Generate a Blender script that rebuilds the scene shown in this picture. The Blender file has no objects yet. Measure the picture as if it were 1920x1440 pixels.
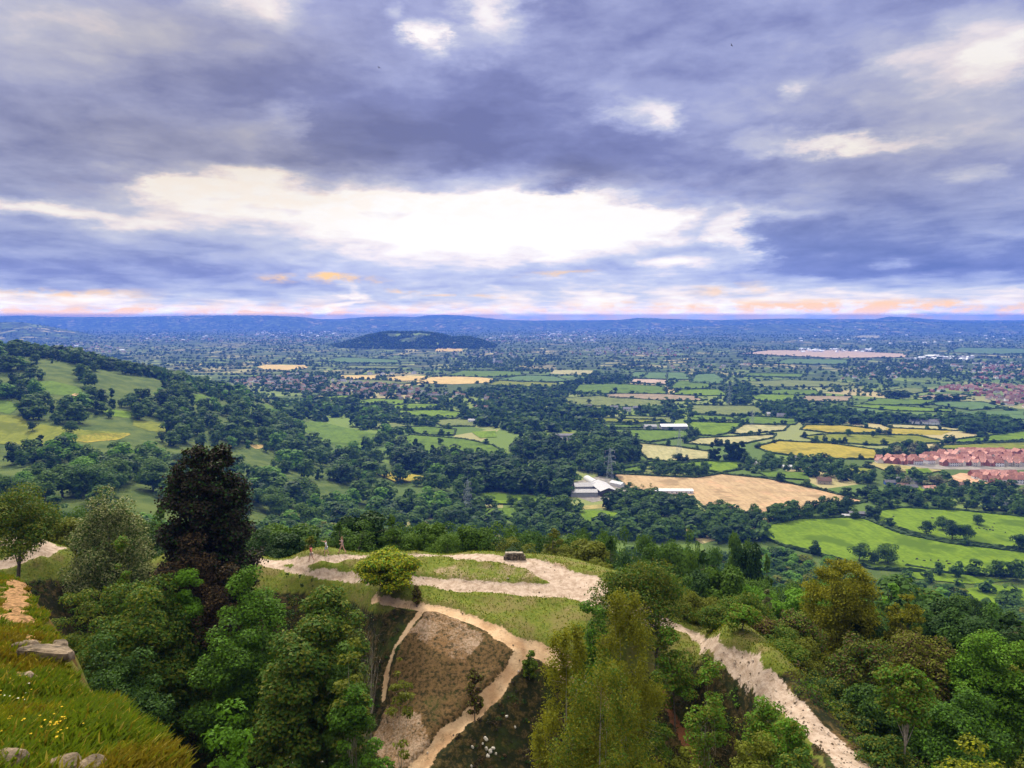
import bpy, math, random
import numpy as np
from mathutils import Vector, Matrix
R = math.radians
S = bpy.context.scene
C = S.collection
# ------------------------------------------------------------ camera
F = 1478.0          # focal length in pixels of a 1920 px wide picture
PITCH = R(4.72)
CAMZ = 200.0        # the vale lies at z = 0
cam_d = bpy.data.cameras.new('camera'); cam = bpy.data.objects.new('camera', cam_d); C.objects.link(cam)
cam.location = (0, 0, CAMZ); cam.rotation_euler = (R(90) - PITCH, 0, 0)
cam_d.sensor_width = 36; cam_d.lens = 36 * F / 1920
cam_d.clip_start = 0.3; cam_d.clip_end = 120000
S.camera = cam
S.render.resolution_x = 1024; S.render.resolution_y = 768
S.render.engine = 'CYCLES'
S.cycles.use_denoising = True
S.cycles.max_bounces = 6; S.cycles.diffuse_bounces = 3; S.cycles.transparent_max_bounces = 6
S.cycles.volume_bounces = 1
S.view_settings.view_transform = 'Standard'; S.view_settings.look = 'None'
S.view_settings.exposure = 0; S.view_settings.gamma = 1

CP, SP = math.cos(PITCH), math.sin(PITCH)
def pdir(px, py):
    u = (px - 960.0) / F; v = (720.0 - py) / F
    return u, CP + v * SP, -SP + v * CP
def P(px, py, z=0.0):
    """point where the sight line through a pixel meets the height z"""
    x, y, w = pdir(px, py); t = (z - CAMZ) / w
    return (x * t, y * t, z)
def PY(px, py, Y):
    x, y, w = pdir(px, py); t = Y / y
    return (x * t, Y, CAMZ + w * t)
def proj(x, y, z):
    x = np.asarray(x, float); y = np.asarray(y, float); z = np.asarray(z, float) - CAMZ
    d = y * CP - z * SP; v = (y * SP + z * CP) / d
    return 960 + F * x / d, 720 - F * v

# ------------------------------------------------------------ sun, sky
SUN_EL, SUN_AZ = 46.0, -18.0     # the sun is ahead of the camera, behind the cloud, a little to the left
sd = bpy.data.lights.new('sun', 'SUN'); sd.energy = 5.0; sd.angle = R(6); sd.color = (1, .90, .74)
sun = bpy.data.objects.new('sun', sd); C.objects.link(sun)
sv = Vector((math.sin(R(SUN_AZ)) * math.cos(R(SUN_EL)), math.cos(R(SUN_AZ)) * math.cos(R(SUN_EL)), math.sin(R(SUN_EL))))
sun.rotation_euler = sv.to_track_quat('Z', 'Y').to_euler(); sun.location = (0, 0, 400)

world = bpy.data.worlds.new('World'); S.world = world; world.use_nodes = True
class G:
    """small helper for writing node graphs as expressions"""
    def __init__(s, tree): s.t = tree
    def node(s, kind, **kw):
        n = s.t.nodes.new(kind)
        for k, v in kw.items(): setattr(n, k, v)
        return n
    def put(s, sock, v):
        if isinstance(v, bpy.types.NodeSocket): s.t.links.new(v, sock)
        else: sock.default_value = v
    def m(s, op, a, b=0.0, c=0.0, clamp=False):
        n = s.node('ShaderNodeMath', operation=op, use_clamp=clamp)
        s.put(n.inputs[0], a); s.put(n.inputs[1], b); s.put(n.inputs[2], c); return n.outputs[0]
    def v(s, op, a, b=(0, 0, 0), c=(0, 0, 0)):
        n = s.node('ShaderNodeVectorMath', operation=op)
        s.put(n.inputs[0], a)
        if op not in ('LENGTH', 'NORMALIZE'): s.put(n.inputs[1], b)
        if op == 'MULTIPLY_ADD': s.put(n.inputs[2], c)
        return n.outputs['Value'] if op in ('LENGTH', 'DOT_PRODUCT', 'DISTANCE') else n.outputs[0]
    def rng(s, x, a, b, c=0.0, d=1.0, kind='SMOOTHSTEP'):
        n = s.node('ShaderNodeMapRange', interpolation_type=kind)
        s.put(n.inputs[0], x)
        for i, q in enumerate((a, b, c, d)): s.put(n.inputs[i + 1], q)
        return n.outputs[0]
    def noise(s, vec, scale, detail=4, rough=.55, color=False, dist=0.0):
        n = s.node('ShaderNodeTexNoise'); s.put(n.inputs['Vector'], vec)
        n.inputs['Scale'].default_value = scale; n.inputs['Detail'].default_value = detail
        n.inputs['Roughness'].default_value = rough; n.inputs['Distortion'].default_value = dist
        return n.outputs['Color'] if color else n.outputs['Fac']
    def mix(s, f, a, b, mode='MIX'):
        n = s.node('ShaderNodeMix', data_type='RGBA', blend_type=mode)
        s.put(n.inputs[0], f); s.put(n.inputs[6], a); s.put(n.inputs[7], b); return n.outputs[2]
    def ramp(s, f, stops):
        n = s.node('ShaderNodeValToRGB'); cr = n.color_ramp
        while len(cr.elements) < len(stops): cr.elements.new(.5)
        for e, (p, c) in zip(cr.elements, stops): e.position = p; e.color = (*c, 1)
        s.put(n.inputs[0], f); return n.outputs[0]
    def sep(s, v):
        n = s.node('ShaderNodeSeparateXYZ'); s.put(n.inputs[0], v); return n.outputs
    def comb(s, x, y, z=0.0):
        n = s.node('ShaderNodeCombineXYZ')
        for i, q in enumerate((x, y, z)): s.put(n.inputs[i], q)
        return n.outputs[0]
def lin(r, g, b):
    f = lambda c: (c / 255 / 12.92) if c / 255 <= .04045 else ((c / 255 + .055) / 1.055) ** 2.4
    return (f(r), f(g), f(b))

def build_sky():
    t = world.node_tree; t.nodes.clear(); g = G(t)
    out = g.node('ShaderNodeOutputWorld'); bg = g.node('ShaderNodeBackground')
    tc = g.node('ShaderNodeTexCoord').outputs['Generated']
    x, y, z = g.sep(tc)[:3]
    az = g.m('MULTIPLY', g.m('ARCTAN2', x, y), 180 / math.pi)
    el = g.m('MULTIPLY', g.m('ARCSINE', z), 180 / math.pi)
    sky = g.node('ShaderNodeTexSky', sky_type='NISHITA', sun_disc=False, sun_elevation=R(SUN_EL), sun_rotation=R(SUN_AZ), air_density=1.2, dust_density=1.5)
    # cloud deck: noise on a flat layer overhead, so it draws together towards the horizon
    zz = g.m('ADD', g.m('MAXIMUM', z, 0.0), .10)
    deck = g.comb(g.m('DIVIDE', x, zz), g.m('DIVIDE', y, zz))
    elog = g.m('MULTIPLY', g.m('SQRT', g.m('MAXIMUM', el, 0.0)), 6.0)
    flat = g.comb(az, g.m('MULTIPLY', el, 2.6))
    w1 = g.noise(deck, .9, 2, .5, color=True)
    w2 = g.noise(flat, .2, 6, .68, color=True)
    pos = g.comb(az, el)
    warp = g.v('ADD', g.v('MULTIPLY', g.v('SUBTRACT', w1, (.5, .5, .5)), (7, 3.5, 0)), g.v('MULTIPLY', g.v('SUBTRACT', w2, (.5, .5, .5)), (7, 2.6, 0)))
    damp = g.rng(el, 0.0, 9.0, .18, 1.0, 'LINEAR')
    warp = g.v('MULTIPLY', warp, g.comb(1.0, damp))
    q = g.v('ADD', pos, warp)
    def blobs(lst, start):
        V = start
        for (px, py, rx, ry, amp) in lst:
            dx, dy, dz = pdir(px, py); n = math.sqrt(dx * dx + dy * dy + dz * dz)
            a0 = math.degrees(math.atan2(dx, dy)); e0 = math.degrees(math.asin(dz / n))
            k = 1.75 * math.degrees(1 / F) * (dy / n)
            sx, sy = 1 / (rx * k), 1 / (ry * k)
            d = g.v('LENGTH', g.v('MULTIPLY_ADD', q, (sx, sy, 0), (-a0 * sx, -e0 * sy, 0)))
            V = g.m('MULTIPLY_ADD', g.rng(d, 0.0, 1.0, 1.0, 0.0), amp, V)
        return V
    f1 = g.noise(g.v('ADD', g.v('MULTIPLY', deck, (1.25, 1, 1)), g.v('MULTIPLY', w1, (.7, .7, 0))), 1.7, 7, .56); f2 = g.noise(g.v('ADD', flat, g.v('MULTIPLY', w2, (3, 3, 0))), .26, 6, .56)
    V = g.m('ADD', .435, g.m('MULTIPLY', g.m('SUBTRACT', f1, .5), .80))
    V = g.m('ADD', V, g.m('MULTIPLY', g.m('SUBTRACT', f2, .5), .50))
    V = blobs(SKY_BLOBS, V)
    hi = [(0.0, lin(88, 92, 150)), (.22, lin(114, 119, 174)), (.45, lin(154, 159, 204)), (.68, lin(192, 194, 218)), (.85, lin(236, 226, 232)), (1.0, lin(255, 250, 246))]
    lo = [(0.0, lin(80, 104, 178)), (.25, lin(108, 126, 194)), (.45, lin(150, 164, 216)), (.68, lin(192, 200, 230)), (.85, lin(240, 230, 236)), (1.0, lin(255, 252, 250))]
    col = g.mix(g.rng(el, 2.0, 11.0), g.ramp(V, lo), g.ramp(V, hi))
    W = blobs(WARM_BLOBS, 0.0)
    W = g.m('ADD', W, g.rng(el, 1.6, 0.2, 0.0, .75)); W = g.m('MULTIPLY', W, g.rng(g.noise(flat, .5, 4, .6), .38, .62), clamp=True)
    col = g.mix(W, col, (*lin(255, 205, 128), 1))
    grey = blobs(GREY_BLOBS, 0.0)
    col = g.mix(g.m('MULTIPLY', grey, 1.0, clamp=True), col, g.mix(1.0, col, (*lin(232, 222, 205), 1), 'MULTIPLY'))
    # unseen sky overhead boosted and warmed, added to light the ground
    over = g.rng(el, 25, 55, 1.0, OVERHEAD_BOOST)
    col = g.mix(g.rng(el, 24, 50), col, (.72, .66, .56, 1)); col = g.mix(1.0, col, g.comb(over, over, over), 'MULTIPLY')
    air = g.m('EXPONENT', g.m('MINIMUM', g.m('DIVIDE', .0085, g.m('MAXIMUM', g.m('ABSOLUTE', z), .0045)), 1.15)); low_ = g.rng(el, 3.5, .5, 0.0, 1.0); col = g.mix(1.0, col, g.mix(low_, (1, 1, 1, 1), (1.06, 1.02, .80, 1)), 'MULTIPLY'); col = g.mix(1.0, col, g.comb(air, air, air), 'MULTIPLY')
    clear = g.v('MULTIPLY', sky.outputs[0], (.1, .1, .1))
    col = g.v('ADD', g.v('MULTIPLY', col, (.93, .93, .93)), g.v('MULTIPLY', clear, (.12, .12, .12)))
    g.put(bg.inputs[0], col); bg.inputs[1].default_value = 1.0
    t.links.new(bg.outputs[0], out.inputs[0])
OVERHEAD_BOOST = 3.5
HAZE_COL = (.085, .24, .98, 1); HAZE_D = 8.2e-5
SKY_BLOBS = [
 (60, 40, 200, 80, .22), (450, 0, 90, 40, .45), (300, 60, 160, 50, .12), (740, 10, 25, 20, .3), (930, 20, 60, 55, .55), (805, 75, 36, 36, .62), (850, 100, 45, 30, .25),
 (100, 240, 140, 40, -.14), (500, 165, 230, 38, -.20), (620, 215, 150, 40, -.16), (770, 275, 200, 50, -.36), (900, 180, 110, 60, -.22), (555, 225, 42, 32, .28), (420, 240, 90, 30, .06),
 (140, 335, 230, 34, -.18), (260, 300, 120, 30, -.08), (1000, 240, 160, 60, -.26), (1230, 290, 260, 46, -.22), (1150, 330, 220, 26, -.12), (1080, 50, 110, 60, -.16), (1300, 50, 150, 60, -.16),
 (1180, 200, 60, 24, .42), (1245, 212, 32, 22, .42), (1500, 165, 26, 16, .26), (1560, 120, 60, 20, -.1), (1500, 262, 130, 15, .36), (1640, 256, 160, 13, .28), (1380, 252, 60, 12, .2), (1840, 80, 90, 60, .34), (1905, 100, 60, 40, .2), (1680, 110, 50, 22, .2),
 (1860, 325, 36, 20, .28), (1780, 190, 220, 90, .16), (1720, 400, 200, 30, .0),
 (880, 392, 340, 84, .33), (450, 375, 420, 46, .2), (1180, 425, 200, 40, .26), (800, 450, 420, 60, .16), (700, 398, 130, 14, -.24), (1000, 428, 170, 14, -.24), (820, 350, 110, 12, -.22), (560, 384, 90, 12, -.22), (1130, 390, 100, 12, -.24), (860, 452, 200, 14, -.16), (60, 560, 200, 12, .3), (900, 415, 360, 56, .30), (1040, 388, 130, 22, .35), (500, 362, 250, 38, .36), (330, 346, 70, 18, .45), (480, 318, 60, 16, .38), (60, 380, 90, 18, .5), (210, 402, 150, 16, .38), (1110, 412, 120, 22, .35), (640, 340, 80, 14, -.1),
 (900, 445, 260, 18, .30), (700, 500, 200, 20, .14), (950, 480, 200, 22, .2),
 (640, 572, 24, 46, .30), (300, 462, 330, 22, -.02), (250, 500, 420, 24, -.12), (60, 500, 200, 28, -.12),  # first blob is a faint sun shaft, painted as a brighter patch
 (1050, 355, 46, 14, -.42), (1290, 375, 150, 24, -.18),
 (1500, 440, 240, 52, -.22), (1370, 432, 44, 36, .52), (1400, 470, 26, 26, .3), (1310, 492, 72, 20, .42), (1240, 500, 60, 14, .3), (1450, 392, 60, 10, .26),
 (1800, 485, 260, 34, -.34), (1650, 512, 300, 14, -.18), (1700, 492, 46, 12, .36),
 (200, 584, 600, 24, .42), (1560, 572, 520, 40, .42), (960, 572, 400, 46, .26), (1500, 520, 500, 8, .2)]
WARM_BLOBS = [(110, 552, 150, 8, .9), (120, 585, 360, 6, 1.2), (460, 588, 200, 4, .7), (655, 527, 46, 10, 1.5), (540, 518, 60, 6, .9), (765, 549, 40, 4, .9), (890, 555, 60, 3, .7), (1045, 515, 60, 4, .8),
 (1640, 578, 220, 9, .9), (1370, 545, 90, 9, .6), (1500, 570, 200, 7, .7), (1250, 572, 120, 4, .5), (900, 390, 420, 40, .10), (500, 355, 260, 30, .10), (1830, 590, 160, 4, .6)]
GREY_BLOBS = [(150, 260, 420, 200, .8), (1750, 250, 330, 160, .6), (560, 280, 260, 60, .6), (350, 60, 300, 80, .6), (1100, 330, 120, 30, .5)]
build_sky()
world.cycles.sampling_method = 'MANUAL'; world.cycles.sample_map_resolution = 512
# ------------------------------------------------------------ helpers: objects and meshes
def tag(o, label=None, cat=None, group=None, kind=None):
    if label: o['label'] = label
    if cat: o['category'] = cat
    if group: o['group'] = group
    if kind: o['kind'] = kind
    return o
def empty(name, loc=(0, 0, 0), rz=0, scale=1.0):
    o = bpy.data.objects.new(name, None); C.objects.link(o); o.location = loc; o.rotation_euler = (0, 0, rz); o.scale = (scale,) * 3
    o.empty_display_size = .2; return o
def mesh(name, V, faces, mats=(), midx=None, smooth=False, parent=None, link=True, attrs=None):
    """faces: a list of integer arrays, each (m, k); midx: one material index per array, or an array per face"""
    V = np.asarray(V, np.float32).reshape(-1, 3)
    if not isinstance(faces, (list, tuple)): faces = [faces]
    faces = [np.asarray(f, np.int32) for f in faces if len(f)]
    me = bpy.data.meshes.new(name)
    me.vertices.add(len(V)); me.vertices.foreach_set('co', V.ravel())
    nl = sum(f.size for f in faces); nf = sum(len(f) for f in faces)
    me.loops.add(nl); me.polygons.add(nf)
    me.loops.foreach_set('vertex_index', np.concatenate([f.ravel() for f in faces]))
    tot = np.concatenate([np.full(len(f), f.shape[1], np.int32) for f in faces])
    st = np.concatenate([[0], np.cumsum(tot)[:-1]]).astype(np.int32)
    me.polygons.foreach_set('loop_start', st); me.polygons.foreach_set('loop_total', tot)
    for m in mats: me.materials.append(m)
    if midx is not None:
        mi = np.asarray(midx, np.int32) if len(midx) == nf else np.concatenate([np.full(len(f), i, np.int32) for f, i in zip(faces, midx)])
        me.polygons.foreach_set('material_index', mi)
    me.polygons.foreach_set('use_smooth', np.full(nf, smooth))
    if attrs:
        for k, a in attrs.items():
            at = me.attributes.new(k, 'FLOAT', 'POINT'); at.data.foreach_set('value', np.asarray(a, np.float32).ravel())
    me.update(calc_edges=True); me.validate()
    o = bpy.data.objects.new(name, me)
    if link: C.objects.link(o)
    if parent is not None: o.parent = parent
    return o
class MB:
    """collects simple shapes into one mesh; each shape can take its own material slot"""
    def __init__(s): s.v = []; s.q = []; s.n = 0
    def add(s, V, faces, mi=0):
        V = np.asarray(V, float).reshape(-1, 3); s.v.append(V)
        for f in faces: s.q.append(([i + s.n for i in f], mi))
        s.n += len(V); return s
    def box(s, c, d, rz=0, mi=0, taper=1.0, shift=(0, 0)):
        x, y, z = (q / 2 for q in d)
        P8 = np.array([(-x, -y, -z), (x, -y, -z), (x, y, -z), (-x, y, -z), (-x * taper + shift[0], -y * taper + shift[1], z), (x * taper + shift[0], -y * taper + shift[1], z), (x * taper + shift[0], y * taper + shift[1], z), (-x * taper + shift[0], y * taper + shift[1], z)])
        if rz:
            ca, sa = math.cos(rz), math.sin(rz); P8[:, :2] = P8[:, :2] @ np.array([(ca, sa), (-sa, ca)])
        return s.add(P8 + np.array(c), [(3, 2, 1, 0), (4, 5, 6, 7), (0, 1, 5, 4), (1, 2, 6, 5), (2, 3, 7, 6), (3, 0, 4, 7)], mi)
    def tube(s, pts, rad, n=6, mi=0, cap=True):
        pts = [np.array(p, float) for p in pts]
        if not hasattr(rad, '__len__'): rad = [rad] * len(pts)
        V = []
        for i, p in enumerate(pts):
            d = pts[min(i + 1, len(pts) - 1)] - pts[max(i - 1, 0)]; d = d / (np.linalg.norm(d) + 1e-9)
            a = np.cross(d, (0, 0, 1) if abs(d[2]) < .9 else (1, 0, 0)); a /= np.linalg.norm(a); b = np.cross(d, a)
            for k in range(n):
                t = 2 * math.pi * k / n; V.append(p + rad[i] * (a * math.cos(t) + b * math.sin(t)))
        Fs = [(i * n + k, i * n + (k + 1) % n, (i + 1) * n + (k + 1) % n, (i + 1) * n + k) for i in range(len(pts) - 1) for k in range(n)]
        if cap: Fs += [tuple(range(n)), tuple(reversed(range((len(pts) - 1) * n, len(pts) * n)))]
        return s.add(V, Fs, mi)
    def arrays(s):
        V = np.concatenate(s.v); by = {}
        for f, mi in s.q: by.setdefault((len(f), mi), []).append(f)
        ks = sorted(by); return V, [np.array(by[k]) for k in ks], [k[1] for k in ks]
    def build(s, name, mats, parent=None, smooth=False, link=True):
        V, fs, mi = s.arrays()
        return mesh(name, V, fs, mats if isinstance(mats, (list, tuple)) else [mats], mi, smooth, parent, link)
def kids(o): return [c for c in ALLKIDS.get(o.name, [])]
def copy_tree(o, children):
    c = o.copy(); C.objects.link(c); out = []
    for ch in children:
        d = ch.copy(); C.objects.link(d); d.parent = c; out.append(d)
    return c, out
LEAFGAIN = (1.42, 1.36, .72)
# value noise
def _hash(ix, iy, seed):
    n = (ix.astype(np.int64) * 374761393 + iy.astype(np.int64) * 668265263 + seed * 1442695041) & 0xffffffff
    n = ((n ^ (n >> 13)) * 1274126177) & 0xffffffff
    return ((n ^ (n >> 16)) & 0xffff) / 65535.0
def vnoise(x, y, seed=0):
    x = np.asarray(x, float); y = np.asarray(y, float)
    ix = np.floor(x); iy = np.floor(y); fx = x - ix; fy = y - iy; fx = fx * fx * (3 - 2 * fx); fy = fy * fy * (3 - 2 * fy)
    a = _hash(ix, iy, seed); b = _hash(ix + 1, iy, seed); c = _hash(ix, iy + 1, seed); d = _hash(ix + 1, iy + 1, seed)
    return (a * (1 - fx) + b * fx) * (1 - fy) + (c * (1 - fx) + d * fx) * fy
def fbm(x, y, oct=4, seed=0, gain=.5):
    s = 0; a = 1; t = 0
    for i in range(oct): s = s + a * vnoise(x * 2 ** i, y * 2 ** i, seed + i); t += a; a *= gain
    return s / t
def inpoly(x, y, poly):
    x = np.asarray(x, float); y = np.asarray(y, float); r = np.zeros(x.shape, bool); n = len(poly)
    for i in range(n):
        x0, y0 = poly[i]; x1, y1 = poly[(i + 1) % n]
        if y0 == y1: continue
        c = ((y0 > y) != (y1 > y)) & (x < (x1 - x0) * (y - y0) / (y1 - y0) + x0); r ^= c
    return r
def sstep(a, b, x): t = np.clip((x - a) / (b - a), 0, 1); return t * t * (3 - 2 * t)

# ------------------------------------------------------------ materials
def mat(name, color, rough=.8, build=None, spec=.3, metal=0.0):
    m = bpy.data.materials.new(name); m.use_nodes = True; t = m.node_tree; b = t.nodes['Principled BSDF']
    b.inputs['Base Color'].default_value = (*color, 1); b.inputs['Roughness'].default_value = rough
    b.inputs['Specular IOR Level'].default_value = spec; b.inputs['Metallic'].default_value = metal
    g = G(t); g.b = b
    if build: build(g, b)
    return m
def speckle(c1, c2, scale, detail=4, lo=.35, hi=.65, bump=0.0, bscale=None):
    def f(g, b):
        co = g.node('ShaderNodeTexCoord').outputs['Object']
        n = g.noise(co, scale, detail, .6)
        g.put(b.inputs['Base Color'], g.mix(g.rng(n, lo, hi), (*c1, 1), (*c2, 1)))
        if bump:
            bn = g.node('ShaderNodeBump'); bn.inputs['Strength'].default_value = 1; bn.inputs['Distance'].default_value = bump
            g.put(bn.inputs['Height'], g.noise(co, bscale or scale * 3, 4, .6)); g.put(b.inputs['Normal'], bn.outputs[0])
    return f
def leafmat(name, c, c2=None, var=.35, trans=.3, wscale=.06):
    """foliage: colour varies leaf by leaf, tree by tree and by patch of wood"""
    c2 = c2 or tuple(q * .6 for q in c); c = tuple(q * k for q, k in zip(c, LEAFGAIN)); c2 = tuple(q * k for q, k in zip(c2, LEAFGAIN))
    def f(g, b):
        geo = g.node('ShaderNodeNewGeometry'); oi = g.node('ShaderNodeObjectInfo')
        f1 = g.m('ADD', g.m('MULTIPLY', geo.outputs['Random Per Island'], .55), g.m('MULTIPLY', oi.outputs['Random'], .45))
        n = g.noise(geo.outputs['Position'], wscale, 2, .5)
        f2 = g.m('ADD', g.m('MULTIPLY', f1, .6), g.m('MULTIPLY', g.rng(n, .3, .7), .4))
        col = g.mix(f2, (*c, 1), (*c2, 1))
        g.put(b.inputs['Base Color'], col)
        b.inputs['Roughness'].default_value = .65
        tr = g.node('ShaderNodeBsdfTranslucent'); g.put(tr.inputs[0], g.mix(1.0, col, (1.3, 1.25, .6, 1), 'MULTIPLY'))
        mx = g.node('ShaderNodeMixShader'); mx.inputs[0].default_value = trans
        out = [q for q in g.t.nodes if q.type == 'OUTPUT_MATERIAL'][0]
        g.t.links.new(b.outputs[0], mx.inputs[1]); g.t.links.new(tr.outputs[0], mx.inputs[2]); g.t.links.new(mx.outputs[0], out.inputs[0])
    return mat(name, c, .65, f, .08)

# ------------------------------------------------------------ terrain
def ratio(py): x, y, w = pdir(960, py); return -w / y
CTRL = []      # (X/Y, ln Y, z relative to the camera)
def cz(px, py, z): r = ratio(py); Y = -z / r; CTRL.append(((px - 960) / F / pdir(px, py)[1], math.log(Y), z))
for c in [(60,1000,-22),(130,1020,-23.6),(200,1035,-24.3),(330,1040,-24.3),(450,1045,-24.3),(582,1051,-24.2),(640,1037,-23.8),(780,1036,-23.5),(900,1036,-23.3),(1000,1045,-23.6),(1090,1075,-24.2),
          (600,1075,-24.8),(800,1095,-24.9),(1000,1108,-24.9),(1095,1110,-24.9),(700,1115,-25.2),(900,1135,-25.5),(1050,1160,-26),(1000,1190,-26.6),(975,1212,-26.8),(1060,1240,-27.5),(790,1140,-25.4),(880,1160,-25.8),
          (730,1210,-27.5),(720,1300,-30.5),(930,1285,-28.8),(850,1250,-28.0),(840,1370,-31),(790,1440,-32.5),(900,1420,-32.5),(1050,1330,-31),(1100,1440,-34),(650,1240,-31),(600,1160,-29),(640,1420,-33.5),
          (450,1440,-34),(500,1280,-32.5),(500,1110,-27),(350,1150,-29.5),(300,1250,-32),(200,1100,-28.5),(150,1060,-26),(150,1200,-31),(20,1060,-24),
          (1200,1145,-25),(1340,1210,-25.2),(1420,1265,-25.2),(1500,1330,-25.2),(1620,1440,-25.2),(1250,1310,-30),(1310,1440,-33),(1200,1250,-29.5),(1400,1400,-30),(1300,1255,-28.5),
          (1500,1230,-31),(1600,1300,-33),(1700,1380,-33),(1800,1440,-35),(1900,1300,-42),(1650,1200,-40),(1900,1200,-55),(1260,1140,-27),(1340,1165,-28.5),(1420,1200,-29.5),(1490,1270,-29),(1560,1340,-29.5),(1640,1400,-30)]: cz(*c)
for u in (-1.1, -.6, -.35, -.1, .15, .4, .65, 1.1):
    for Y, zl, zr in ((20, -30, -30), (33, -33.5, -33), (95, -33, -43), (150, -56, -72), (240, -92, -118), (380, -134, -166), (500, -160, -197), (600, -174, -201.5)):
        if Y == 33 and u > .3: zl = zr = -27
        if u < -.3 and Y > 450: continue
        k = sstep(-.15, .35, u); CTRL.append((u, math.log(Y), zl * (1 - k) + zr * k))
for c in [(0,665,1300),(250,695,1400),(430,740,1500),(640,795,1500),(0,720,1100),(100,820,850),(0,860,750),(300,800,1000),(500,800,1200),(600,850,1100),(300,870,800),(0,905,600),(100,950,520),(300,930,600),(500,985,620),(700,900,930),(700,985,700)]:
    X, Y, z = PY(*c); CTRL.append((X / Y, math.log(Y), z - CAMZ))
for u in (-1.1,): 
    for Y, z in ((500, -95), (800, -90), (1300, -40), (1700, -45), (2200, -120), (3000, -190)): CTRL.append((u, math.log(Y), z))
for c in [(-.65,1700,-68),(-.5,1750,-105),(-.36,1800,-160),(-.65,2000,-120),(-.5,2000,-160),(-.65,2300,-190),(-.4,2200,-203),(-.25,1700,-203),(-.2,1350,-203),(-.12,1150,-203),(-.05,950,-203),(.0,800,-203),(.1,690,-203),(.2,640,-203),(.35,600,-203),(.5,575,-203),(.65,560,-203),(1.1,560,-203)]:
    CTRL.append((c[0], math.log(c[1]), c[2]))
for u in (-.05, .1, .3, .5, .7, 1.1):
    for Y in (900, 1200, 1700, 2600): CTRL.append((u, math.log(Y), -203))
for u in (-.65, -.4, -.2):
    for Y in (2700, 3500): CTRL.append((u, math.log(Y), -203))
for u in (-.6, -.45, -.3, -.2, -.1, 0.0, .08):
    CTRL.append((u, math.log(86), -27.5)); CTRL.append((u, math.log(90), -30.5))
CTRL = np.array(CTRL)
KU, KL = 3.0, 1.6
_cx = CTRL[:, 0] * KU; _cy = CTRL[:, 1] * KL
def _U(r2): return np.where(r2 > 1e-12, r2 * np.log(np.maximum(r2, 1e-12)) * .5, 0)
# work with the fall per metre of distance, so near and far weigh alike
_val = CTRL[:, 2] / np.exp(CTRL[:, 1])
_n = len(CTRL); _K = _U((_cx[:, None] - _cx) ** 2 + (_cy[:, None] - _cy) ** 2) + np.eye(_n) * 2e-3
_Pm = np.stack([np.ones(_n), _cx, _cy], 1)
_A = np.zeros((_n + 3, _n + 3)); _A[:_n, :_n] = _K; _A[:_n, _n:] = _Pm; _A[_n:, :_n] = _Pm.T
_w = np.linalg.solve(_A, np.concatenate([_val, np.zeros(3)]))
HILLS = []   # distant hills: (distance, half depth, [(px, py of the skyline)...])
HILLS.append((5500, 700, [(560,661),(600,656),(650,642),(690,630),(730,624),(790,623),(830,629),(850,634),(880,633),(905,640),(935,650),(965,661)]))
HILLS.append((8200, 1300, [(-300,600),(-100,600),(0,604),(45,604),(90,611),(130,619),(170,627),(220,638)]))
HILLS.append((12500, 1900, [(1150,616),(1300,612),(1500,607),(1600,604),(1700,603),(1800,607),(1920,606),(2200,606)]))
HILLS.append((15500, 1700, [(-500,596),(0,593),(60,592),(100,594),(250,594),(380,592),(430,591),(520,592),(570,594),(610,600),(640,601),(680,597),(760,598),(820,597),(900,600),(1000,602),(1100,603),(1160,600),(1200,596),(1250,598),(1350,600),(1430,598),(1480,597),(1560,598),(1640,598),(1665,593),(1700,594),(1740,598),(1800,601),(2000,602),(2400,600)]))
HILLS.append((19500, 1800, [(560,598),(640,598),(690,594),(740,593),(780,594),(800,591),(830,590),(860,591),(900,595),(940,599),(1000,601),(1120,600),(1250,600),(2400,601)]))
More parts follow.
